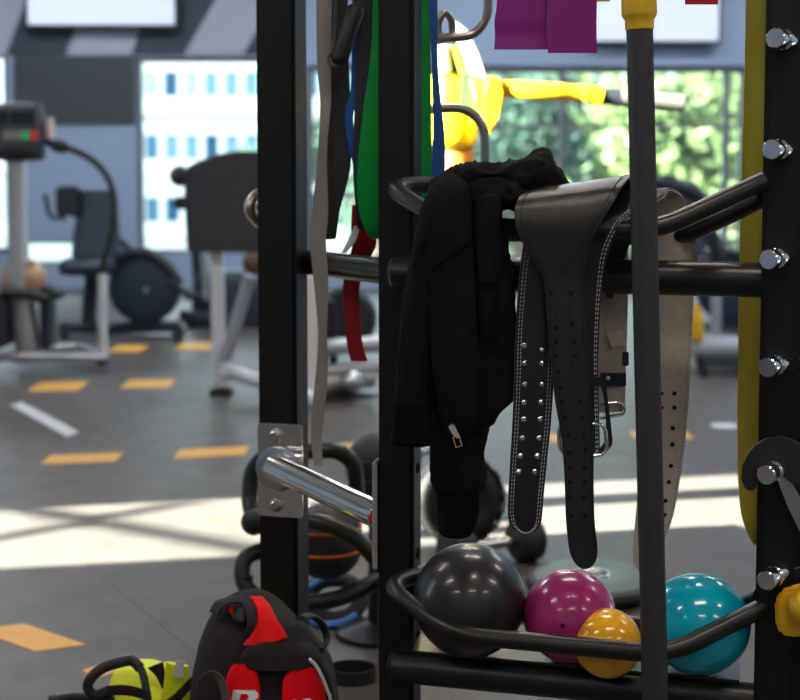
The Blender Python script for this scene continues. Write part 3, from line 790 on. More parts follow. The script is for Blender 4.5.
stitches('seam', rA, [find_uv(rA, x, y) for x, y in ((575, 420), (573, 380), (570, 340), (568.5, 300), (567.5, 284), (563, 272), (552, 257), (540, 241), (531, 225), (528, 214), (533, 202), (542, 192))], M_BST, bA, .006, .0012, .0008)
fixings('eyelet', eye_me, rA, [(551, 294), (571, 293), (556, 326), (572, 322), (556, 343), (574, 343), (556, 357), (575, 356), (558, 370), (576, 370), (560, 386), (578, 385), (562, 402), (580, 402), (565, 418), (582, 417), (568, 436), (584, 435), (569, 451), (585, 450), (570, 467), (584.5, 467), (570, 482), (584.5, 482), (570, 499), (584, 499), (571, 516), (585, 516)], bA, .0026)
for py in (293,):
    u, v = find_uv(rA, 563, 290); 
    bm = NB(); pts = [rA.pt(find_uv(rA, 546, 290)[0], .03 + .94 * i / 8, .0027) for i in range(9)]; tube(bm, pts, .0007, 6); obj('keeper_seam', bm, M_BST, bA)

# --- belt B: glossy, white stitched; buckle end in front, suede hole end behind
rowsB = [(452, 566, 452, 599, 1.862, 1.862), (440, 563, 440, 599.5, 1.862, 1.862), (400, 562, 400, 598.5, 1.862, 1.862), (360, 560, 360, 598, 1.862, 1.862), (320, 558, 320, 599.5, 1.862, 1.862), (290, 554, 290, 602, 1.862, 1.862), (265, 548, 265, 605.5, 1.862, 1.86), (245, 545, 245, 611, 1.862, 1.858), (230, 548, 228, 619, 1.84, 1.862), (215, 556, 214, 634, 1.875, 1.872), (204, 570, 203, 652, 1.895, 1.895), (198, 585, 196, 664, 1.93, 1.925), (196, 598, 189.5, 668, 1.965, 1.965), (198, 610, 190, 674, 2.00, 2.00), (206, 622, 196, 682, 2.03, 2.03), (225, 632, 215, 690, 2.045, 2.045),
         (258, 641, 255, 697, 2.05, 2.05), (300, 643, 300, 693.5, 2.05, 2.05), (350, 643, 350, 691.5, 2.05, 2.05), (400, 642, 400, 688.5, 2.05, 2.05), (440, 641, 440, 685, 2.05, 2.05), (480, 639, 480, 679.5, 2.05, 2.05), (515, 636, 515, 673, 2.05, 2.05), (545, 633.5, 545, 662, 2.05, 2.05), (562, 634, 562, 652, 2.05, 2.05), (569, 637, 569, 644, 2.05, 2.05)]
bB = thing('lifting_belt', P(600, 568, 1.95), 'white-stitched lifting belt whose beige suede hole end hangs right of the pole', 'belt', 'lifting belts draped over the upper shelf')
rB = px_ribbon(rowsB, 5)
def two_side(rb, th, m_out, m_in, parent, flip=1):
    """belt of two layers: leather face and suede lining"""
    a = Ribbon.__new__(Ribbon); a.__dict__.update(rb.__dict__)
    for nm, m, s in (('leather', m_out, 1), ('lining', m_in, -1)):
        q = Ribbon.__new__(Ribbon); q.__dict__.update(rb.__dict__)
        q.L = [p + n_ * s * th * .25 for p, n_ in zip(rb.L, rb.nor)]; q.R = [p + n_ * s * th * .25 for p, n_ in zip(rb.R, rb.nor)]
        bm = NB(); q.build(bm, th * .5, 6); obj(nm, bm, m, parent)
two_side(rB, .006, M_GLO, M_SUEDE, bB)
nB = len(rowsB) - 1
for v in (.945, .895): stitches('white_stitching', rB, edge_path(v, 0, 11 / nB, 80), M_WST, bB, .0040, .0022, .00075, .0033)
stitches('lining_stitching', rB, edge_path(.93, 15 / nB, 1, 80), M_EDGE, bB, .002, .0035, .0008, -.0033)
fixings('eyelet', eye_me, rB, [(674, 391), (661, 391), (674, 409), (661, 409), (672.5, 427), (660, 427), (672, 446), (659, 446), (670.5, 464), (657, 464), (668.5, 482), (656, 482), (665, 499), (664, 516)], bB, .0031, -1)
# buckle of belt B
def loop_frame(bm, pts, r, n=4): tube(bm, [q for q in pts], r, 10, closed=True)
bm = NB(); Y0 = 1.857
loop_frame(bm, fillet([P(582, 424, Y0), P(605, 424, Y0), P(607, 454, Y0), P(584, 457, Y0), P(560, 453, Y0), P(558, 424, Y0), P(582, 424, Y0)], .012)[:-1], .0026); obj('buckle_frame', bm, M_CHROME, bB)
bm = NB(); kp = px_ribbon([(386, 585, 606, 1.853), (377, 585, 606, 1.853)], 2); kp.build(bm, .003, 4); obj('keeper', bm, M_GLO, bB)
bm = NB(); kp = px_ribbon([(384, 600, 606, 1.866), (400, 604, 608, 1.868), (430, 606, 611.5, 1.868), (444, 603, 612, 1.866), (453, 592, 605, 1.864)], 4); kp.build(bm, .003, 4); obj('leather_tab', bm, M_GLO, bB)

# --- belt C: white-stitched with two rows of chrome studs, left
rowsC = [(533, 522, 533, 530, 1.868, 1.868), (531, 516, 531, 535, 1.868, 1.868), (525, 510.5, 525, 540, 1.868, 1.868), (514, 508, 514, 542, 1.868, 1.868), (490, 508.5, 490, 544, 1.868, 1.868), (455, 510.5, 455, 547.5, 1.868, 1.868), (420, 512.5, 420, 551, 1.868, 1.868), (380, 514, 380, 553.5, 1.868, 1.868), (330, 515.5, 330, 556, 1.868, 1.868), (285, 518.5, 285, 562, 1.868, 1.868), (260, 521, 260, 568, 1.868, 1.868), (240, 524, 240, 575, 1.868, 1.868), (222, 528, 222, 584, 1.87, 1.87), (206, 534, 206, 594, 1.885, 1.885), (198, 545, 194, 606, 1.92, 1.92), (198, 556, 192, 616, 1.965, 1.965), (206, 570, 204, 622, 2.005, 2.005), (235, 585, 235, 627, 2.032, 2.032), (280, 594, 280, 628, 2.036, 2.036), (330, 597, 330, 627, 2.036, 2.036), (375, 598, 375, 625.5, 2.036, 2.036), (413, 599, 411, 625, 2.036, 2.036)]
bC = thing('lifting_belt', P(526, 533, 1.868), 'white-stitched lifting belt with two rows of silver studs, hanging at the left', 'belt', 'lifting belts draped over the upper shelf')
rC = px_ribbon(rowsC, 5); two_side(rC, .006, M_GLO, M_SUEDE, bC); nC = len(rowsC) - 1
for e in (.075, .145): 
    pth = [(u_, v_) for u_, v_ in edge_path(1 - e, 3 / nC, 13 / nC, 80)][::-1]
    q = 3 / nC
    arc = [(q - q * (.86 + (0.14 - e) * .8) * math.sin(PI * i / 14), .5 + (.5 - e) * math.cos(PI * i / 14)) for i in range(1, 14)]
    stitches('white_stitching', rC, pth + arc + edge_path(e, 3 / nC, 13 / nC, 80), M_WST, bC, .0034, .0020, .00055, .0033)
fixings('stud', stud_me, rC, [(524, 347), (542, 347.5), (524, 364.5), (542, 364.5), (524.5, 383), (542, 383.5), (524, 402), (541, 402), (523.5, 419), (540, 419), (522, 437), (539, 437), (520, 455), (537, 455), (518.5, 472), (534.5, 472.5)], bC, .0031)
bm = NB(); Y0 = 2.03
tube(bm, fillet([P(600, 404, Y0), P(623, 402, Y0), P(625, 414, Y0), P(600, 418, Y0)], .008), .0026, 10); obj('buckle_frame', bm, M_CHROME, bC)
bm = NB(); kp = px_ribbon([(386, 600, 626, 2.028), (373, 600, 626, 2.028)], 2); kp.build(bm, .004, 4); obj('keeper', bm, M_GLO, bC)
bm = NB(); lathe(bm, [(0, .003), (.003, .002), (.004, 0)], axis_m(P(608, 378, 2.025), (0, -1, 0)), 12); obj('rivet', bm, M_CHROME, bC)
bm = NB(); lb = px_ribbon([(347, 612, 345, 626, 2.027, 2.027), (333, 606, 329, 622, 2.027, 2.027)], 2); lb.build(bm, .0012, 3); obj('paper_label', bm, mat('pinkish label', (.68, .55, .46), .8, 0, .08, 40), bC)
bm = NB(); box(bm, P(622, 365, 2.04), P(629, 352, 2.03), bevel=.001); obj('clip', bm, M_GLO, bC)

# ================================================================== HOODIE
M_HOOD = mat('black cotton fleece', (0.0105, 0.0098, 0.0092), .85, 0, .25, 60, bump=.4, bump_scale=900, spec=.08)
M_RIB = mat('black ribbed knit', (0.0055, 0.0053, 0.0055), .9, 0, .25, 60, bump=.5, bump_scale=700, spec=.08)
hoodie = thing('hoodie', P(460, 535, 1.87), 'black zip hoodie draped over the left end of the upper shelf', 'hoodie')
def cloth(name, rows, wob=.006, seed=1, m=M_HOOD, power=.9, ws=16, parent=hoodie):
    bm = NB(); loft(bm, rows, 10, 56, wob, ws, seed, power, .9); return obj(name, bm, m, parent, True, 180)
cloth('body', [(168, 452, 476, 1.95, .02), (176, 440, 490, 1.94, .045), (190, 431, 499, 1.925, .052), (215, 424, 503, 1.91, .045), (250, 419, 508, 1.90, .036), (300, 411, 512, 1.895, .032), (350, 409, 513.5, 1.895, .030), (392, 416, 512.5, 1.895, .028), (412, 430, 500, 1.893, .024), (428, 440, 487, 1.892, .018), (438, 447, 470, 1.892, .008)], .010, 1, ws=20)
cloth('front_panel', [(172, 446, 462, 1.90, .010), (185, 435, 468, 1.872, .018), (210, 425, 472, 1.858, .020), (250, 424, 474, 1.852, .016), (300, 426, 476, 1.852, .014), (350, 430, 478, 1.854, .014), (400, 438, 478, 1.858, .013), (430, 446, 470, 1.862, .009), (443, 453, 461, 1.866, .003)], .006, 2, ws=24)
slv = cloth('sleeve', [(178, 432, 452, 1.915, .02), (195, 426, 448, 1.885, .026), (225, 416, 444, 1.87, .026), (270, 407, 440, 1.868, .024), (320, 401, 436, 1.87, .023), (365, 396.5, 431, 1.872, .022), (392, 394, 429, 1.873, .021), (401, 394, 430, 1.873, .021)], .007, 3, ws=22)
cloth('cuff', [(399, 394.5, 429, 1.873, .0205), (404, 393, 431, 1.873, .022), (425, 392.5, 432, 1.873, .021), (438, 391.5, 432.5, 1.874, .0215), (444, 393, 431, 1.874, .018), (446, 402, 422, 1.874, .01)], .003, 4, M_RIB, parent=slv)
slv2 = cloth('sleeve', [(300, 440, 508, 1.915, .022), (360, 436, 503, 1.915, .028), (410, 433, 492, 1.912, .030), (440, 431.5, 486, 1.91, .031), (465, 430.5, 486.5, 1.91, .031), (482, 432, 485, 1.91, .029), (489, 435, 482, 1.91, .026)], .008, 5, ws=22)
cloth('cuff', [(486, 437, 480, 1.91, .025), (494, 437, 480, 1.91, .025), (515, 439.5, 479, 1.912, .023), (530, 440, 474, 1.912, .022), (535, 443, 470, 1.912, .018), (537, 452, 462, 1.912, .008)], .003, 6, M_RIB, parent=slv2)
cloth('fold', [(191, 484, 500, 1.875, .010), (197, 477, 502, 1.862, .014), (225, 474, 501, 1.855, .014), (260, 475, 499, 1.853, .012), (283, 476, 498.5, 1.853, .011), (288, 476.5, 497.5, 1.853, .009), (310, 477.5, 497, 1.856, .009), (338, 480, 497, 1.862, .006)], .0025, 7, ws=22)
# bunched hood: a crumpled heap of cloth lying across the top, sectioned along its length
def heap(name, rows, seg=64, n=10, wob=.010, seed=1.0, ws=22):
    """rows of (x px, top y px, bottom y px, Y centre, half depth)"""
    V = catmull([Vector((r[0], r[1], r[2])) for r in rows], n); W = catmull([Vector((r[3], r[4], 0)) for r in rows], n)
    bm = NB(); rings = []
    for v, w in zip(V, W):
        T = P(v.x, v.y, w.x); B = P(v.x, v.z, w.x); c_ = (T + B) / 2; hz = (T.z - B.z) / 2
        ring = []
        for k in range(seg):
            a = 2 * PI * k / seg; p = c_ + Vector((0, -w.y * math.cos(a), hz * math.sin(a)))
            q_ = Vector((p.x * ws * .8 + p.z * ws * .5, p.y * ws + seed, p.z * ws * 1.5 - p.x * ws * .4))
            d = (.42 - abs(noise.noise(q_)) ** .55) * 1.2 + .4 * (.4 - abs(noise.noise(q_ * 2.2)) ** .6)
            k_ = min(1, hz / .012)
            p += Vector((0, -math.cos(a), math.sin(a))) * d * wob * k_
            ring.append(bm.verts.new(p))
        rings.append(ring)
    for A, B in zip(rings[:-1], rings[1:]):
        for k in range(seg): bm.faces.new((A[k], A[(k + 1) % seg], B[(k + 1) % seg], B[k]))
    bm.faces.new(rings[0]); bm.faces.new(rings[-1][::-1])
    return obj(name, bm, M_HOOD, hoodie, True, 180)
heap('hood', [(428, 188, 204, 1.94, .02), (440, 175, 214, 1.94, .05), (456, 167, 216, 1.94, .065), (480, 163, 214, 1.945, .07), (505, 162, 208, 1.95, .07), (522, 158, 204, 1.955, .068), (537, 151, 204, 1.96, .065), (547, 150, 206, 1.965, .06), (553, 162, 206, 1.965, .055), (562, 174, 204, 1.97, .045), (569, 183, 198, 1.97, .02)], seed=3.0)
heap('hood_fold', [(462, 196, 206, 1.88, .008), (472, 182, 214, 1.885, .022), (490, 176, 212, 1.885, .028), (510, 180, 210, 1.89, .026), (526, 190, 216, 1.895, .022), (536, 204, 222, 1.90, .01)], seed=8.0, wob=.009, ws=30)
heap('hood_fold', [(446, 176, 190, 1.90, .008), (462, 168, 194, 1.895, .022), (485, 165, 188, 1.90, .026), (515, 163, 184, 1.91, .026), (538, 158, 186, 1.92, .024), (549, 164, 190, 1.93, .01)], seed=14.0, wob=.009, ws=30)
# seams, zip
bm = NB(); tube(bm, catmull([P(434, 267, 1.8352), P(450, 256, 1.8330), P(471, 241, 1.838)], 8), .0011, 6); obj('seam', bm, M_RIB, hoodie)
bm = NB(); tube(bm, catmull([P(476, 284, 1.8405), P(487, 282, 1.8400), P(498, 285, 1.8425)], 6), .0012, 6); obj('seam', bm, M_RIB, hoodie)
M_BRASS = mat('pale brass', (0.90, 0.70, 0.55), .45, 1, .05, 50)
bm = NB(); prism(bm, [P(x, y, 1.845) for x, y in ((448.5, 427), (451, 424.5), (454.5, 425.5), (456, 429), (458.5, 434), (460, 437), (457, 438.5), (452, 434))], (0, .006, 0)); zp = obj('zip_slider', bm, M_BRASS, hoodie, False)
bm = NB()
tube(bm, [P(453, 437, 1.845), P(459, 436, 1.845), P(462, 445.5, 1.845), P(456, 447.5, 1.845)], .0011, 6, closed=True); obj('zip_pull', bm, M_BRASS, zp)

# ================================================================== BAGS AND FLOOR GEAR
M_CHAR = mat('charcoal nylon', (0.022, 0.018, 0.018), .75, 0, .2, 60, bump=.3, bump_scale=700, spec=.2)
M_CORDU = mat('black nylon', (0.010, 0.010, 0.011), .7, 0, .2, 60, bump=.3, bump_scale=700)
M_RED = mat('red nylon', (0.86, 0.004, 0.010), .6, 0, .15, 40, bump=.2, bump_scale=700, spec=.15)
BAGY = 2.13
bag = thing('backpack', Vector((P(265, 700, BAGY).x, BAGY, 0)), 'charcoal and red sports backpack standing at the foot of the left post', 'backpack')
bagrows = [(594, 242, 262, BAGY + .01, .02), (598, 230, 270, BAGY + .01, .045), (607, 217, 281, BAGY + .005, .07), (620, 208, 293, BAGY, .085), (640, 200, 312, BAGY, .098), (655, 197, 326, BAGY, .106), (672, 193, 334, BAGY, .110), (700, 190, 338, BAGY, .115), (750, 188, 341, BAGY, .118), (800, 190, 340, BAGY, .112), (816, 196, 334, BAGY, .10)]
bm = NB(); loft(bm, bagrows, 5, 40, .004, 18, 2, .85); 
for v in bm.verts: v.co.z = max(v.co.z, 0.001)
obj('body', bm, M_CHAR, bag, True, 180)
def bag_pt(px, py, off=.004):
    for a, b_ in zip(bagrows[:-1], bagrows[1:]):
        if a[0] <= py <= b_[0]:
            t = (py - a[0]) / (b_[0] - a[0]); row = [lerp(a[i], b_[i], t) for i in range(5)]; break
    else: row = bagrows[0] if py < bagrows[0][0] else bagrows[-1]
    s = max(-1, min(1, (2 * px - row[1] - row[2]) / (row[2] - row[1])))
    q = (1 - abs(s) ** (2 / .85)) ** (.85 / 2)
    return P(px, py, row[3] - row[4] * q - off)
def bag_patch(name, rows, m, off=.005, th=.004, nx=10):
    L = [Vector((r[1], r[0], 0)) for r in rows]; R = [Vector((r[2], r[0], 0)) for r in rows]
    L = catmull(L, 5); R = catmull(R, 5)
    bm = NB(); f = []; k = []
    for a, b_ in zip(L, R):
        f.append([bm.verts.new(bag_pt(lerp(a.x, b_.x, i / nx), a.y, off + (.002 if 0 < i < nx else -.003))) for i in range(nx + 1)])
        k.append([bm.verts.new(bag_pt(lerp(a.x, b_.x, i / nx), a.y, off - th - .002)) for i in range(nx + 1)])
    n_ = len(f)
    for i in range(n_ - 1):
        for j in range(nx):
            bm.faces.new((f[i][j], f[i][j + 1], f[i + 1][j + 1], f[i + 1][j])); bm.faces.new((k[i][j], k[i + 1][j], k[i + 1][j + 1], k[i][j + 1]))
        bm.faces.new((f[i][0], f[i + 1][0], k[i + 1][0], k[i][0])); bm.faces.new((f[i][nx], k[i][nx], k[i + 1][nx], f[i + 1][nx]))
    for e in (0, n_ - 1):
        for j in range(nx): bm.faces.new((f[e][j], k[e][j], k[e][j + 1], f[e][j + 1]))
    return obj(name, bm, m, bag, True, 60)
bag_patch('red_top_panel', [(596, 249, 262), (605, 255, 270), (615, 257, 275), (625, 255, 281), (634, 251, 286), (639, 247, 286), (645, 242, 266)], M_RED, .006)
bag_patch('flap', [(642, 262, 306), (648, 246, 318), (656, 240, 327), (664, 240, 322), (669, 244, 310), (671, 252, 300)], M_CHAR, .010)
pl_ = bag_patch('red_front_panel', [(664, 234, 248), (670, 229, 256), (680, 226, 259), (700, 223, 261), (740, 222, 262), (790, 224, 262)], M_RED, .008)
pr_ = bag_patch('red_front_panel', [(662, 297, 310), (668, 290, 314), (678, 284, 319), (692, 282, 325), (740, 281, 329), (790, 282, 327)], M_RED, .008)
M_LOGO = mat('white print', (.78, .76, .75), .6, 0, .03, 40)
def bag_print(name, pts, par):
    bm = NB(); vs_ = [bag_pt(x, y, .0118) for x, y in pts]; vb = [bag_pt(x, y, .0095) for x, y in pts]
    a = [bm.verts.new(v) for v in vs_]; b_ = [bm.verts.new(v) for v in vb]
    bm.faces.new(a); bm.faces.new(b_[::-1])
    for i in range(len(a)): bm.faces.new((a[i], a[(i + 1) % len(a)], b_[(i + 1) % len(a)], b_[i]))
    o = obj(name, bm, M_LOGO, par, False); return o
bag_print('white_mark', [(233, 690), (255, 690), (258.5, 694), (258, 698), (251, 703), (255, 716), (248, 716), (244, 704), (249, 697), (247, 694), (241, 694), (236, 712), (229, 716)], pl_)
bag_print('white_mark', [(303, 699), (309, 698), (314, 701), (313, 706), (307, 704), (304, 708)], pr_)
bag_print('white_mark', [(291, 701), (295, 699), (298, 702), (297, 712), (292, 712)], pr_)
bm = NB(); tube(bm, catmull([bag_pt(x, y, .012) for x, y in ((309, 659), (316, 666), (322, 677), (327, 690), (331, 705), (333, 760))], 5), .0028, 8); obj('white_piping', bm, M_LOGO, bag)
bag_patch('zip_strip', [(655, 312, 324), (666, 319, 329), (680, 325, 333), (700, 330, 337), (760, 332, 340)], M_CORDU, .006, nx=4)
bm = NB(); hb = Ribbon(catmull([P(210, 612, 2.10), P(216, 602, 2.10), P(230, 598, 2.10), (P(245, 597.5, 2.10)), P(254, 606, 2.07), P(256, 622, 2.035), P(250, 634, 2.02)], 2), catmull([P(218, 616, 2.06), P(225, 606, 2.06), P(234, 603, 2.06), P(242, 604, 2.06), P(247, 612, 2.03), P(248, 624, 2.015), P(244, 636, 2.01)], 2), 3); hb.build(bm, .006, 4); obj('haul_loop', bm, M_CHAR, bag)
bag_patch('red_side_patch', [(606, 226, 234), (609, 225, 233), (614, 231, 233)], M_RED, .005, nx=3)
bag_patch('dark_gap', [(606, 236, 250), (612, 232, 250), (618, 232, 249), (622, 238, 246)], M_CORDU, .004, nx=4)
bm = NB(); st = Ribbon([P(195, 692, 2.03), P(199, 679, 2.015), P(210, 671, 2.0), P(221, 675, 1.995), P(228, 690, 1.995), P(231, 720, 1.995), P(230, 790, 2.0)], [P(203, 694, 2.04), P(206, 682, 2.03), P(212, 675, 2.01), P(217, 680, 2.005), P(221, 694, 2.0), P(223, 720, 2.0), P(222, 790, 2.0)], 5); st.build(bm, .003, 3); obj('shoulder_strap', bm, mat('grey webbing', (.09, .08, .075), .8, 0, .15, 80, bump=.3, bump_scale=800), bag)
bm = NB(); tube(bm, catmull([P(300, 618, 2.10), P(311, 616, 2.14), P(322, 624, 2.15), P(327, 640, 2.14), P(320, 652, 2.10)], 5), .009, 10, flat=.5); obj('side_strap', bm, M_CORDU, bag)

# --- lime bag
M_LIME = mat('lime nylon', (0.74, 0.80, 0.004), .55, 0, .15, 30, bump=.2, bump_scale=600)
LY = 2.26
lime = thing('lime_bag', Vector((P(145, 700, LY).x, LY, 0)), 'lime yellow sling bag with black straps lying beside the backpack', 'bag')
lrows = [(664, 128, 150, LY, .02), (669, 118, 168, LY, .04), (680, 112, 182, LY, .06), (700, 106, 190, LY, .075), (740, 102, 194, LY, .085), (768, 104, 192, LY, .08), (776, 110, 186, LY, .07)]
bm = NB(); loft(bm, lrows, 5, 32, .008, 22, 5, .8)
for v in bm.verts: v.co.z = max(v.co.z, 0.001)
obj('body', bm, M_LIME, lime, True, 180)
def rib_px(name, L, R, Y_, m, par, th=.004, n=5):
    bm = NB(); rr = Ribbon([P(x, y, Y_ if not isinstance(Y_, list) else Y_[i]) for i, (x, y) in enumerate(L)], [P(x, y, Y_ if not isinstance(Y_, list) else Y_[i]) for i, (x, y) in enumerate(R)], n)
    rr.build(bm, th, 4); return obj(name, bm, m, par)
bm = NB(); tube(bm, catmull([P(110, 690, 2.18), P(96, 695, 2.18), P(88, 688, 2.18), (P(91, 678, 2.18)), P(103, 668, 2.19), P(120, 662.5, 2.20), P(132, 661, 2.21), P(140, 668, 2.20)], 6), .0085, 12); obj('carry_handle', bm, M_CORDU, lime)
rib_px('strap', [(131, 660), (138, 672), (142, 688), (144, 705), (146, 760)], [(138, 658), (146, 671), (150, 688), (152, 705), (154, 760)], [2.215, 2.19, 2.175, 2.17, 2.165], M_CORDU, lime)
rib_px('strap', [(108, 686), (122, 685), (136, 687), (150, 692)], [(108, 696), (122, 695), (136, 697), (150, 702)], 2.172, M_CHAR, lime)
rib_px('strap', [(158, 705), (172, 696), (186, 682), (192, 676)], [(166, 712), (178, 703), (190, 690), (196, 684)], 2.165, M_CHAR, lime)
rib_px('wing_flap', [(166, 662), (165, 674), (163, 690), (160, 705)], [(188, 666), (189, 680), (190, 695), (190, 710)], 2.19, M_LIME, lime, .012)
rib_px('gusset', [(148, 668), (156, 676), (162, 688)], [(163, 662), (165, 674), (164, 688)], 2.20, M_CHAR, lime, .006)
rib_px('care_tag', [(176, 661), (174.5, 670), (174, 678)], [(184, 661), (184, 670), (183.5, 677)], 2.178, mat('woven tag', (.55, .55, .55), .7, 0, .4, 400), lime, .0015)
bm = NB(); tube(bm, catmull([F(52, 705) + Vector((0, 0, .012)), P(60, 699, 2.24), P(75, 697, 2.22), P(95, 698, 2.20), P(112, 700, 2.18)], 5), .007, 10); obj('trailing_strap', bm, M_CORDU, lime)

# --- med ball in a tube cradle behind the left post
CYD = 2.72
cr = thing('ball_cradle', (P(310, 560, CYD).x, CYD, 0), 'black tubular floor cradle behind the left rack post', 'cradle')
bm = NB(); tube(bm, fillet([P(375, 512, CYD), P(358, 505, CYD), P(354, 462, CYD), P(338, 450, CYD), P(268, 452, CYD + .05), P(251, 470, CYD + .05), P(249, 505, CYD + .03), P(256, 523, CYD)], .05), .0165, 14); obj('upper_tube', bm, M_TRAY, cr)
bm = NB(); tube(bm, fillet([P(395, 580, CYD - .12), P(352, 532, CYD - .1), P(310, 519, CYD - .08), P(255, 522, CYD - .02)], .06), .0165, 14); obj('front_tube', bm, M_TRAY, cr)
bm = NB(); sphere(bm, P(254, 522, CYD - .02), .026, 16, 12); obj('tube_cap', bm, M_RUBBER, cr)
bm = NB(); tube(bm, fillet([P(270, 548, CYD), P(243, 556, CYD - .02), P(241, 582, CYD - .04), P(262, 602, CYD - .06), P(330, 604, CYD - .06), P(395, 572, CYD + .02)], .06), .0165, 14); obj('base_tube', bm, M_TRAY, cr)
for (px, py) in ((246, 575), (300, 603), (385, 578)):
    a = P(px, py, CYD - .04); bm = NB(); cyl(bm, (a.x, a.y, 0), a, .014, 12); obj('leg', bm, M_TRAY, cr)
M_MED = mat('dark medicine ball', (0.030, 0.027, 0.026), .55, 0, .2, 40, bump=.2, bump_scale=400)
M_ORS = mat('orange stripe', (0.75, 0.13, 0.02), .5, 0, .1, 40)
mb = thing('medicine_ball', P(326, 580, CYD + .08), 'dark medicine ball with orange stripes resting in the tube cradle', 'ball')
c = P(326, 541, CYD + .05); bm = NB(); sphere(bm, c, .076, 32, 20); obj('shell', bm, M_MED, mb, True, 180)
for h in (-.012, .03):
    rr = math.sqrt(.0765 ** 2 - h * h); bm = NB(); tube(bm, [c + Vector((rr * math.cos(2 * PI * i / 40), rr * math.sin(2 * PI * i / 40), h)) for i in range(40)], .003, 8, closed=True); obj('stripe', bm, M_ORS, mb)
mb2 = thing('medicine_ball', P(372, 500, 2.9), 'plain black medicine ball half hidden behind the second post', 'ball')
c = P(378, 466, 2.9); bm = NB(); sphere(bm, c, .07, 28, 18); obj('shell', bm, M_RUBBER, mb2, True, 180)
for h in (-.02, .02):
    rr = math.sqrt(.0703 ** 2 - h * h); bm = NB(); tube(bm, [c + Vector((rr * math.cos(2 * PI * i / 32), rr * math.sin(2 * PI * i / 32), h)) for i in range(32)], .0018, 6, closed=True); obj('groove', bm, M_DARK, mb2)
bm = NB(); lathe(bm, [(.03, 0), (.09, 0), (.09, .01), (.022, .03), (.02, c.z - .06), (.055, c.z - .045), (.05, c.z - .052), (0, c.z - .07)], Matrix.Translation((c.x, c.y, 0)), 24); 
tag(obj('ball_stand', bm, M_TRAY), 'slim black stand under the plain black medicine ball', 'stand')
# --- small gear on the floor between the posts
f0 = F(333, 628)
bw = thing('ankle_weight', f0, 'blue and black ankle weight lying open on the floor by the backpack', 'ankle weight')
M_BLUN = mat('blue nylon', (0.02, 0.12, 0.42), .6, 0, .15, 60)
cm_ = f0 + Vector((.0, .06, .045))
bm = NB(); tube(bm, [cm_ + Vector((.058 * math.cos(2 * PI * i / 30), .03 * math.sin(2 * PI * i / 30), .035 * math.sin(2 * PI * i / 30))) for i in range(30)], .018, 12, closed=True, flat=.7); obj('cuff', bm, M_CORDU, bw)
bm = NB(); tube(bm, catmull([cm_ + Vector(v) for v in ((-.05, -.045, -.03), (-.02, -.058, -.038), (.02, -.058, -.034), (.05, -.045, -.022))], 5), .013, 10, flat=.6); obj('blue_pocket', bm, M_BLUN, bw)
bm = NB(); tube(bm, catmull([cm_ + Vector(v) for v in ((-.066, -.02, .0), (-.055, -.02, .028), (-.03, -.015, .045), (.0, -.01, .052))], 5), .012, 10, flat=.6); obj('blue_strap', bm, M_BLUN, bw)
f1 = F(352, 680)
bm = NB(); cm_ = f1 + Vector((0, 0, 0.001))
prof = [(.044, 0), (.047, 0), (.047, .026), (.044, .026), (.044, 0)]; lathe(bm, prof, Matrix.Translation(cm_) @ Matrix.Diagonal((1, .8, 1, 1)), 36)
tag(obj('rubber_band', bm, M_RUBBER), 'small black rubber loop lying on the floor right of the backpack', 'band')
# dumbbells behind the shelf
def dumbbell(p, ang, label, r=.055, L=.10):
    t = thing('dumbbell', (p.x, p.y, 0), label, 'dumbbell', 'rubber dumbbells on the floor')
    d_ = Vector((math.cos(ang), math.sin(ang), 0))
    cz = Vector((p.x, p.y, r))
    for s in (-1, 1):
        bm = NB(); lathe(bm, [(0, -.035), (r * .8, -.035), (r, -.025), (r, .025), (r * .8, .035), (0, .035)], axis_m(cz + d_ * s * L, d_), 16); hd_ = obj('head', bm, M_RUBBER, t, True, 30)
    bm = NB(); cyl(bm, cz - d_ * (L - .03), cz + d_ * (L - .03), .014, 14); obj('handle', bm, M_STEEL, t)
dumbbell(F(492, 566), .5, 'black rubber dumbbell on the floor behind the graphite ball')
dumbbell(F(428, 472), 0.6, 'black rubber dumbbell standing on the floor just right of the second post', .07)
f2 = F(350, 585); dumbbell(Vector((f2.x, f2.y + .42, 0)), .2, 'black rubber dumbbell on the floor behind the ankle weight', .05)
kb = F(472, 548)
t = thing('ribbed_tyre', (kb.x, kb.y, 0), 'black ribbed tyre edge standing behind the hoodie cuff', 'tyre')
bm = NB(); cz = Vector((kb.x - .03, kb.y + .05, .115)); NR = 28
tube(bm, [cz + Vector((.078 * math.cos(2 * PI * i / NR), .015 * math.cos(2 * PI * i / NR), .078 * math.sin(2 * PI * i / NR))) for i in range(NR)], .036, 14, closed=True); obj('carcass', bm, M_RUBBER, t)
bm = NB(); box(bm, (-.010, -.034, -.003), (.010, .034, .003), bevel=.002); rib_me = mesh_of(bm, M_RUBBER, False)
for i in range(16):
    a = 2 * PI * i / 16; n_ = Vector((math.cos(a), 0, math.sin(a)))
    inst('tread', rib_me, axis_m(cz + n_ * .1155, n_), t)
# balance disc
f3 = F(592, 592)
t = thing('balance_disc', (f3.x, f3.y, 0), 'round grey and green balance disc lying on the floor behind the magenta ball', 'balance disc')
bm = NB(); Md = Matrix.Translation((f3.x, f3.y, 0))
lathe(bm, [(0, .001), (.135, .001), (.15, .010), (.155, .022), (.15, .034), (.135, .040), (.13, .040)], Md, 40); obj('rim', bm, M_RUBBER, t)
M_DISC = mat('grey green rubber', (0.13, 0.14, 0.13), .4, 0, .3, 14, col2=(0.05, 0.13, 0.07))
bm = NB(); lathe(bm, [(.135, .040), (.10, .045), (.05, .046), (.03, .040), (0, .040)], Md, 40); obj('top', bm, M_DISC, t)
bm = NB(); lathe(bm, [(.030, .0405), (.034, .047), (.040, .0475), (.044, .046)], Md, 24); obj('hub_ring', bm, M_STEEL, t)

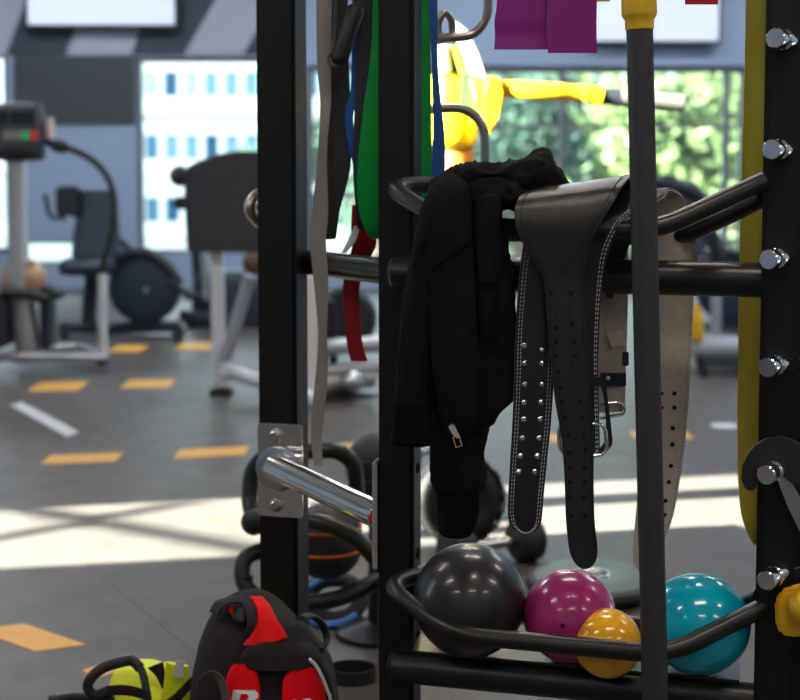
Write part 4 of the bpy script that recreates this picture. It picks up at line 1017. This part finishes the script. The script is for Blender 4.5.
# ================================================================== BACKGROUND MACHINES
# --- yellow lever machine in the sun
YY = 3.92
ym = thing('lever_machine', (P(455, 500, YY).x, YY + .05, 0), 'sunlit yellow lever machine with a grey-tipped arm behind the hoodie', 'gym machine')
M_YM = mat('yellow machine paint', (0.80, 0.50, 0.010), .35, 0, .06, 10)
def yp(px, py, dy=0.0): return P(px, py, YY + dy)
bm = NB(); x = P(452, 500, YY).x; box(bm, (x - .045, YY + .02, 0.03), (x + .045, YY + .12, yp(0, 150).z), bevel=.008); obj('column', bm, M_DARK, ym, True, 30)
bm = NB(); box(bm, (x - .16, YY - .10, 0), (x + .16, YY + .24, .03), bevel=.008); obj('base', bm, M_DARK, ym, True, 30)
bm = NB(); loft(bm, [(70, 438, 476, YY + .05, .05), (78, 432, 480, YY + .05, .08), (100, 430, 482, YY + .05, .09), (125, 431, 479, YY + .05, .09), (144, 434, 476, YY + .05, .08), (150, 440, 470, YY + .05, .05)], 4, 24, .006, 9, 3, .7); obj('housing', bm, M_YM, ym, True, 50)
bm = NB(); loft(bm, [(150, 440, 474, YY + .05, .05), (175, 444, 474, YY + .05, .05), (200, 446, 472, YY + .05, .05)], 3, 20, 0, 9, 3, .7); obj('neck', bm, mat('orange tan plastic', (.42, .20, .03), .45, 0, .1, 10), ym)
bm = NB(); prism(bm, [yp(a, c, -.05) for a, c in ((456, 22), (466, 30), (477, 52), (486, 80), (489, 108), (484, 128), (479, 116), (473, 88), (466, 62), (459, 42))], (0, .04, 0)); obj('side_shield', bm, M_WHITE, ym, False)
bm = NB(); prism(bm, [yp(a, c, -.07) for a, c in ((462, 72), (470, 73), (471, 92), (481, 112), (478, 118), (466, 110), (460, 104))], (0, .02, 0)); obj('green_decal', bm, mat('green decal', (.05, .35, .04), .5, 0, .1, 10), ym, False)
for k, (a, c) in enumerate((((444, 45), (446, 72)), ((456, 46), (465, 74)))):
    bm = NB(); cyl(bm, yp(*a, -.03), yp(*c, -.03), .016, 12); obj('link_bar', bm, (M_WHITE, M_YM)[k], ym)
bm = NB(); tube(bm, catmull([yp(452, 46), yp(450, 58), yp(459, 88)], 5), .02, 10); obj('grey_strut', bm, M_DARK, ym)
bm = NB(); prism(bm, [yp(a, c, -.13) for a, c in ((486, 76), (502, 78), (506, 92), (498, 118), (490, 138), (484, 128), (484, 100))], (0, .16, 0)); bmesh.ops.bevel(bm, geom=list(bm.edges), offset=.01, segments=2, affect='EDGES'); obj('arm_bracket', bm, M_YM, ym)
bm = NB(); tube(bm, catmull([yp(494, 88, -.08), yp(512, 89.5, -.10), yp(540, 91, -.12), yp(575, 93, -.12), yp(590, 94.5, -.12), yp(602, 97, -.12)], 5), [.024] * 14 + [.022] * 4 + [.025] * 8, 18); arm = obj('arm', bm, M_YM, ym)
bm = NB(); tube(bm, [yp(600, 96.5, -.12), yp(612, 97, -.12), yp(620, 98, -.12)], [.022, .022, .024], 16); obj('dark_sleeve', bm, M_DARK, ym)
bm = NB(); cyl(bm, yp(619, 97.5, -.12), yp(685, 103.5, -.12), .024, 18, .006); obj('grip', bm, mat('pale grey foam', (.13, .12, .11), .7, 0, .1, 30), ym)

# --- console machine at far left
def tv(name, x0, x1, y0, y1, label, hue):
    t = thing(name, (wx((x0 + x1) / 2), WB - .12, wz(y1)), label, 'screen', 'wall screens')
    bm = NB(); box(bm, (wx(x0 - 3, 15), WB - .12, wz(y1 + 4)), (wx(x1 + 3, 15), WB - .06, wz(y0)), bevel=.01); obj('bezel', bm, M_DARK, t, True, 30)
    bm = NB(); box(bm, (wx(x0, 15), WB - .126, wz(y1)), (wx(x1, 15), WB - .118, wz(y0 + 4))); obj('display', bm, hue, t, False)
    bm = NB(); box(bm, (wx((x0 + x1) / 2 - 15), WB - .06, wz(y1 - 10)), (wx((x0 + x1) / 2 + 15), WB - .018, wz(y1 - 40))); obj('wall_mount', bm, M_DARK, t, False)
M_SCR = mat('bright screen', (0.78, 0.82, 0.95), .3, 0, .0, 2.2, emit=.55, col2=(.60, .66, .76))
tv('wall_screen', 32, 177, -58, 26, 'bright wall screen at the top left above the striped wall', M_SCR)
tv('wall_screen', 590, 715, -40, 42, 'bright wall screen at the top right behind the yellow collar', M_SCR)

def P2m(Yd): return lambda px, py, dy=0.0: P(px, py, Yd + dy)
Y1 = 6.6; q = P2m(Y1)
cm1 = thing('console_machine', (q(30, 350).x, Y1, 0), 'cardio machine with dark console and silver column at the far left', 'gym machine')
bm = NB(); loft(bm, [(103, 2, 38, Y1, .03), (106, -6, 42, Y1, .05), (125, -8, 44, Y1 - .02, .06), (150, -8, 45, Y1 - .03, .07), (158, -6, 44, Y1 - .02, .06), (161, 2, 38, Y1, .04)], 4, 24, 0, 1, 1, .5); con = obj('console', bm, M_DARK, cm1, True, 50)
M_BTN = [mat('green button', (.01, .42, .16), .4, 0, .05, 5, emit=.25), mat('red button', (.55, .03, .03), .4, 0, .05, 5, emit=.25), mat('grey button', (.25, .24, .28), .4, 0, .05, 5), mat('dark display', (.02, .025, .04), .2, 0, .05, 5)]
for (a, c, k) in ((3, 12, 2), (12, 20, 2), (20.5, 29, 0), (30, 38, 1)):
    bm = NB(); box(bm, q(a, 140, -.095), q(c, 131, -.085), bevel=.002); obj('button', bm, M_BTN[k], con, False)
for (a, c) in ((-4, 8), (10, 34)):
    bm = NB(); box(bm, q(a, 124, -.085), q(c, 111, -.075), bevel=.002); obj('display', bm, M_BTN[3], con, False)
bm = NB(); loft(bm, [(158, 8, 25, Y1 + .02, .05), (210, 9, 26, Y1 + .02, .05), (262, 10, 28, Y1 + .02, .06), (345, 16, 40, Y1 + .02, .06), (362, 16, 40, Y1 + .02, .06)], 3, 16, 0, 1, 1, .5); obj('column', bm, M_SILVER, cm1, True, 50)
bm = NB(); sphere(bm, q(24, 282, .02), .115, 28, 18, (1, .5, 1)); obj('wheel_cover', bm, mat('copper cover', (.50, .33, .22), .3, .4, .2, 8), cm1)
bm = NB(); box(bm, q(-20, 352, -.25) , q(18, 292, .1), bevel=.02); obj('drive_box', bm, M_DARK, cm1, True, 30)
bm = NB(); box(bm, q(40, 350, -.05), q(56, 285, .1), bevel=.01); obj('rear_box', bm, M_DARK, cm1, True, 30)
bm = NB(); tube(bm, fillet([q(-40, 357, -.1), q(60, 357, -.1), q(103, 358, -.02)], .05), .022, 12); obj('base_rail', bm, M_SILVER, cm1)
bm = NB(); tube(bm, fillet([q(30, 352, .15), q(80, 346, .2), q(103, 358, 0)], .05), .020, 12); obj('base_rail', bm, M_SILVER, cm1)
bm = NB(); tube(bm, [q(102, 274), q(103, 358)], .022, 14); obj('support_leg', bm, M_WHITE, cm1)
bm = NB(); tube(bm, catmull([q(42, 140), q(52, 144), q(62, 147), q(78, 152), q(96, 163), q(109, 180), q(114, 202), q(112, 232), (q(105, 258)), q(101, 276)], 5), [.018] * 6 + [.03] * 6 + [.016] * 34, 12); obj('handlebar', bm, M_RUBBER, cm1)
bm = NB(); tube(bm, [q(50, 138), q(49, 118)], .022, 12); obj('heart_grip', bm, mat('pale grip', (.75, .62, .55), .4, 0, .1, 10), cm1)
for (a, c) in ((-8, 0), (96, 110)):
    bm = NB(); box(bm, q(a, 366, -.06), q(c, 358, .06), bevel=.005); obj('foot', bm, M_RUBBER, cm1, True, 30)
bm = NB(); tube(bm, [q(0, 292, -.1), q(28, 294, -.1), q(50, 300, -.1)], .025, 10); obj('pedal_arm', bm, M_RUBBER, cm1)
bm = NB(); box(bm, q(48, 300, -.12), q(66, 290, 0), bevel=.006); obj('pedal', bm, M_RUBBER, cm1, True, 30)

# --- recumbent bike behind it
def recumbent(Yd, ox, label):
    q = lambda px, py, dy=0.0: P(px + ox, py, Yd + dy)
    t = thing('recumbent_bike', (q(110, 330).x, Yd, 0), label, 'exercise bike')
    def lr(rows): return [(y, a + ox, b_ + ox, Yd + dy, hd_) for (y, a, b_, dy, hd_) in rows]
    bm = NB(); loft(bm, lr([(189, 88, 112, .05, .03), (192, 82, 117, .05, .045), (215, 77, 119, .03, .05), (240, 73, 120, .0, .05), (256, 72, 119, -.02, .05), (260, 76, 115, -.02, .04)]), 4, 24, 0, 1, 1, .6); obj('seat_back', bm, M_NAVY, t, True, 60)
    bm = NB(); loft(bm, lr([(258, 66, 112, -.1, .10), (262, 62, 116, -.1, .16), (270, 62, 116, -.1, .16), (274, 66, 112, -.1, .12)]), 4, 24, 0, 1, 1, .5); obj('seat', bm, M_NAVY, t, True, 60)
    bm = NB(); box(bm, q(55, 216, -.06), q(82, 186, .02), bevel=.015); cn = obj('console', bm, M_DARK, t, True, 30)
    bm = NB(); tube(bm, fillet([q(45, 194, -.08), q(50, 218, -.08), q(66, 218, -.06)], .04), .014, 10); obj('console_handle', bm, M_DARK, cn)
    bm = NB(); lathe(bm, [(0, -.06), (.12, -.07), (.20, -.05), (.212, 0), (.20, .05), (.12, .07), (0, .06)], axis_m(q(145, 287), (0, -1, 0)), 40); dk = obj('flywheel_cover', bm, M_NAVY, t, True, 30)
    bm = NB(); lathe(bm, [(0, .012), (.012, .010), (.016, 0)], axis_m(q(146, 290, -.065), (0, -1, 0)), 20); obj('hub_cap', bm, M_SILVER, dk)
    bm = NB(); tube(bm, catmull([q(112, 262, -.05), q(130, 253, -.06), q(150, 254, -.06), (q(168, 268, -.05)), q(180, 284, -.04)], 5), .032, 12); obj('top_fairing', bm, M_DARK, t)
    bm = NB(); tube(bm, fillet([q(60, 326, 0), q(110, 328, 0), q(180, 326, 0)], .05), .035, 12); obj('base_beam', bm, M_NAVY, t)
    for a in (64, 178):
        bm = NB(); tube(bm, [q(a, 330, -.25), q(a, 330, .25)], .035, 12); obj('stabiliser', bm, M_DARK, t)
    bm = NB(); tube(bm, [q(92, 272, 0), q(88, 322, 0)], .04, 12); obj('seat_post', bm, M_DARK, t)
    bm = NB(); tube(bm, fillet([q(150, 268, 0), q(120, 240, .1), q(72, 212, .05)], .1), .022, 12); obj('console_mast', bm, M_DARK, t)
    bm = NB(); tube(bm, [q(170, 282, -.1), q(190, 296, -.12)], .018, 10); obj('crank', bm, M_RUBBER, t)
    bm = NB(); box(bm, q(184, 300, -.2), q(204, 292, -.08), bevel=.006); obj('pedal', bm, M_RUBBER, t, True, 30)
    return t
recumbent(8.0, 0, 'dark blue recumbent bike with round flywheel cover behind the console machine')
recumbent(8.3, 585, 'dark recumbent bike seen small between the suede belt and ochre band')
# --- white framed machine with padded panel
Y3 = 5.9; q = P2m(Y3)
wm = thing('padded_machine', (q(250, 380).x, Y3, 0), 'white-framed strength machine with a large dark padded panel behind the left post', 'gym machine')
bm = NB(); loft(bm, [(151, 236, 275, Y3, .03), (155, 215, 296, Y3, .035), (163, 194, 303, Y3, .035), (172, 183, 305, Y3, .035), (180, 184, 306, Y3, .035), (246, 187, 306, Y3, .035), (249, 192, 300, Y3, .03)], 3, 24, 0, 1, 1, .28); obj('panel', bm, mat('dark mesh panel', (.028, .029, .044), .55, 0, .2, 60, bump=.5, bump_scale=90), wm, True, 40)
bm = NB(); sphere(bm, q(180, 176, .03), .045, 16, 12); obj('pivot_cap', bm, M_DARK, wm)
bm = NB(); tube(bm, fillet([q(217, 246, .05), q(219, 375, .05), q(232, 372, .03), q(318, 400, -.3)], .08), .03, 14); obj('frame_tube', bm, M_WHITE, wm)
bm = NB(); tube(bm, [q(219, 378, .05), q(222, 386, .05)], .03, 14); obj('foot_joint', bm, M_WHITE, wm)
bm = NB(); box(bm, q(209, 399, .0), q(234, 386, .1), bevel=.008); obj('foot', bm, M_RUBBER, wm, True, 30)
bm = NB(); box(bm, q(302, 402, -.25), q(319, 274, -.18), bevel=.008); obj('upright', bm, M_WHITE, wm, True, 30)
bm = NB(); box(bm, q(300, 410, -.3), q(322, 400, -.1), bevel=.006); obj('foot', bm, M_RUBBER, wm, True, 30)
bm = NB(); loft(bm, [(252, 252, 300, Y3 - .1, .05), (256, 244, 306, Y3 - .1, .09), (268, 244, 306, Y3 - .1, .09), (273, 250, 300, Y3 - .1, .06)], 3, 20, 0, 1, 1, .5); obj('seat_pad', bm, mat('brown vinyl', (.10, .055, .04), .5, 0, .1, 10), wm, True, 50)
bm = NB(); tube(bm, fillet([q(250, 276, -.05), q(225, 360, .0)], .1), .028, 12); obj('brace', bm, M_SILVER, wm)
for (a, c, e, f_, r_, m_) in ((318, 348, 380, 344, .035, M_SILVER), (320, 372, 384, 366, .03, M_SILVER), (318, 395, 384, 402, .03, M_DARK), (320, 384, 372, 376, .045, M_SILVER), (330, 300, 335, 395, .02, M_DARK)):
    bm = NB(); tube(bm, [q(a, c, -.1), q(e, f_, 0)], r_, 14); obj('linkage', bm, m_, wm)
bm = NB(); sphere(bm, q(352, 381, -.12), .05, 18, 12); obj('roller', bm, M_STEEL, wm)
bm = NB(); lathe(bm, [(0, -.03), (.12, -.03), (.14, 0), (.12, .03), (0, .03)], axis_m(q(345, 318, .2), (0, -1, 0)), 28); obj('weight_plate', bm, M_DARK, wm, True, 30)
# --- upright stack machine in shade between windows (behind the pad)
Y4 = 8.6; q = P2m(Y4)
sm = thing('cross_trainer', (q(225, 320).x, Y4, 0), 'dark cross trainer standing behind the padded machine', 'gym machine')
bm = NB(); loft(bm, [(270, 205, 268, Y4, .1), (276, 196, 276, Y4, .16), (305, 192, 280, Y4, .18), (318, 198, 276, Y4, .16), (322, 205, 268, Y4, .1)], 3, 24, 0, 1, 1, .6); obj('drive_housing', bm, M_NAVY, sm, True, 50)
bm = NB(); tube(bm, [q(198, 285), q(194, 225), q(190, 180)], .03, 12); obj('mast', bm, M_DARK, sm)
bm = NB(); box(bm, q(172, 210, -.05), q(196, 196, .05), bevel=.02); obj('console', bm, M_DARK, sm, True, 30)
for dy in (-.2, .2):
    bm = NB(); tube(bm, catmull([q(206, 300, dy), q(204, 250, dy), q(196, 200, dy), q(188, 168, dy)], 4), .018, 10); obj('moving_arm', bm, M_SILVER, sm)
    bm = NB(); tube(bm, [q(240, 320, dy), q(180, 314, dy)], .03, 10); obj('pedal_beam', bm, M_DARK, sm)
bm = NB(); box(bm, (q(190, 320).x, Y4 - .3, 0), (q(290, 320).x, Y4 + .3, .06), bevel=.02); obj('base', bm, M_DARK, sm, True, 30)
# --- bench at right
Y5 = 6.6; q = P2m(Y5)
bn = thing('flat_bench', (q(715, 380).x, Y5, 0), 'grey bench with dark legs seen between suede belt and ochre band', 'bench')
bm = NB(); loft(bm, [(338, 692, 744, Y5, .10), (342, 686, 750, Y5, .15), (352, 686, 750, Y5, .15), (355, 692, 744, Y5, .12)], 3, 20, 0, 1, 1, .4); obj('pad', bm, mat('grey vinyl', (.28, .29, .33), .45, 0, .1, 10), bn, True, 50)
for a in (700, 738):
    bm = NB(); tube(bm, [q(a, 356), q(a + 4, 378)], .02, 12); obj('leg', bm, M_DARK, bn)
    bm = NB(); tube(bm, [q(a + 4, 374, -.2), q(a + 4, 374, .2)], .022, 12); obj('foot_bar', bm, M_DARK, bn)
bm = NB(); tube(bm, [q(700, 362), q(744, 364)], .02, 12); obj('stretcher', bm, M_SILVER, bn)
bm = NB(); lathe(bm, [(0, 0), (.03, .0), (.035, .02), (.035, .12), (.02, .15), (.02, .17), (0, .17)], Matrix.Translation((q(691, 360).x, Y5 - .1, q(0, 338).z)), 18)
tag(obj('drink_bottle', bm, M_YPL), 'small yellow bottle standing on the grey bench behind the suede belt', 'bottle')
# --- incline bench silhouette in front of the right window
Y6 = 7.4; q = P2m(Y6)
ib = thing('incline_bench', (q(670, 330).x, Y6, 0), 'dark incline bench back silhouetted against the right window', 'bench')
bm = NB(); tube(bm, [q(650, 180), q(664, 183), q(690, 190), q(700, 200), q(720, 260)], [.03, .07, .07, .06, .05], 14, flat=.7); obj('backrest', bm, M_DARK, ib)
bm = NB(); tube(bm, [q(708, 262), q(650, 268)], .06, 12, flat=.6); obj('seat', bm, M_DARK, ib)
for a in (660, 716):
    bm = NB(); tube(bm, [q(a, 266), q(a, 346)], .03, 12); obj('leg', bm, M_SILVER, ib)
    bm = NB(); tube(bm, [q(a, 346, -.25), q(a, 346, .25)], .03, 12); obj('foot_bar', bm, M_SILVER, ib)
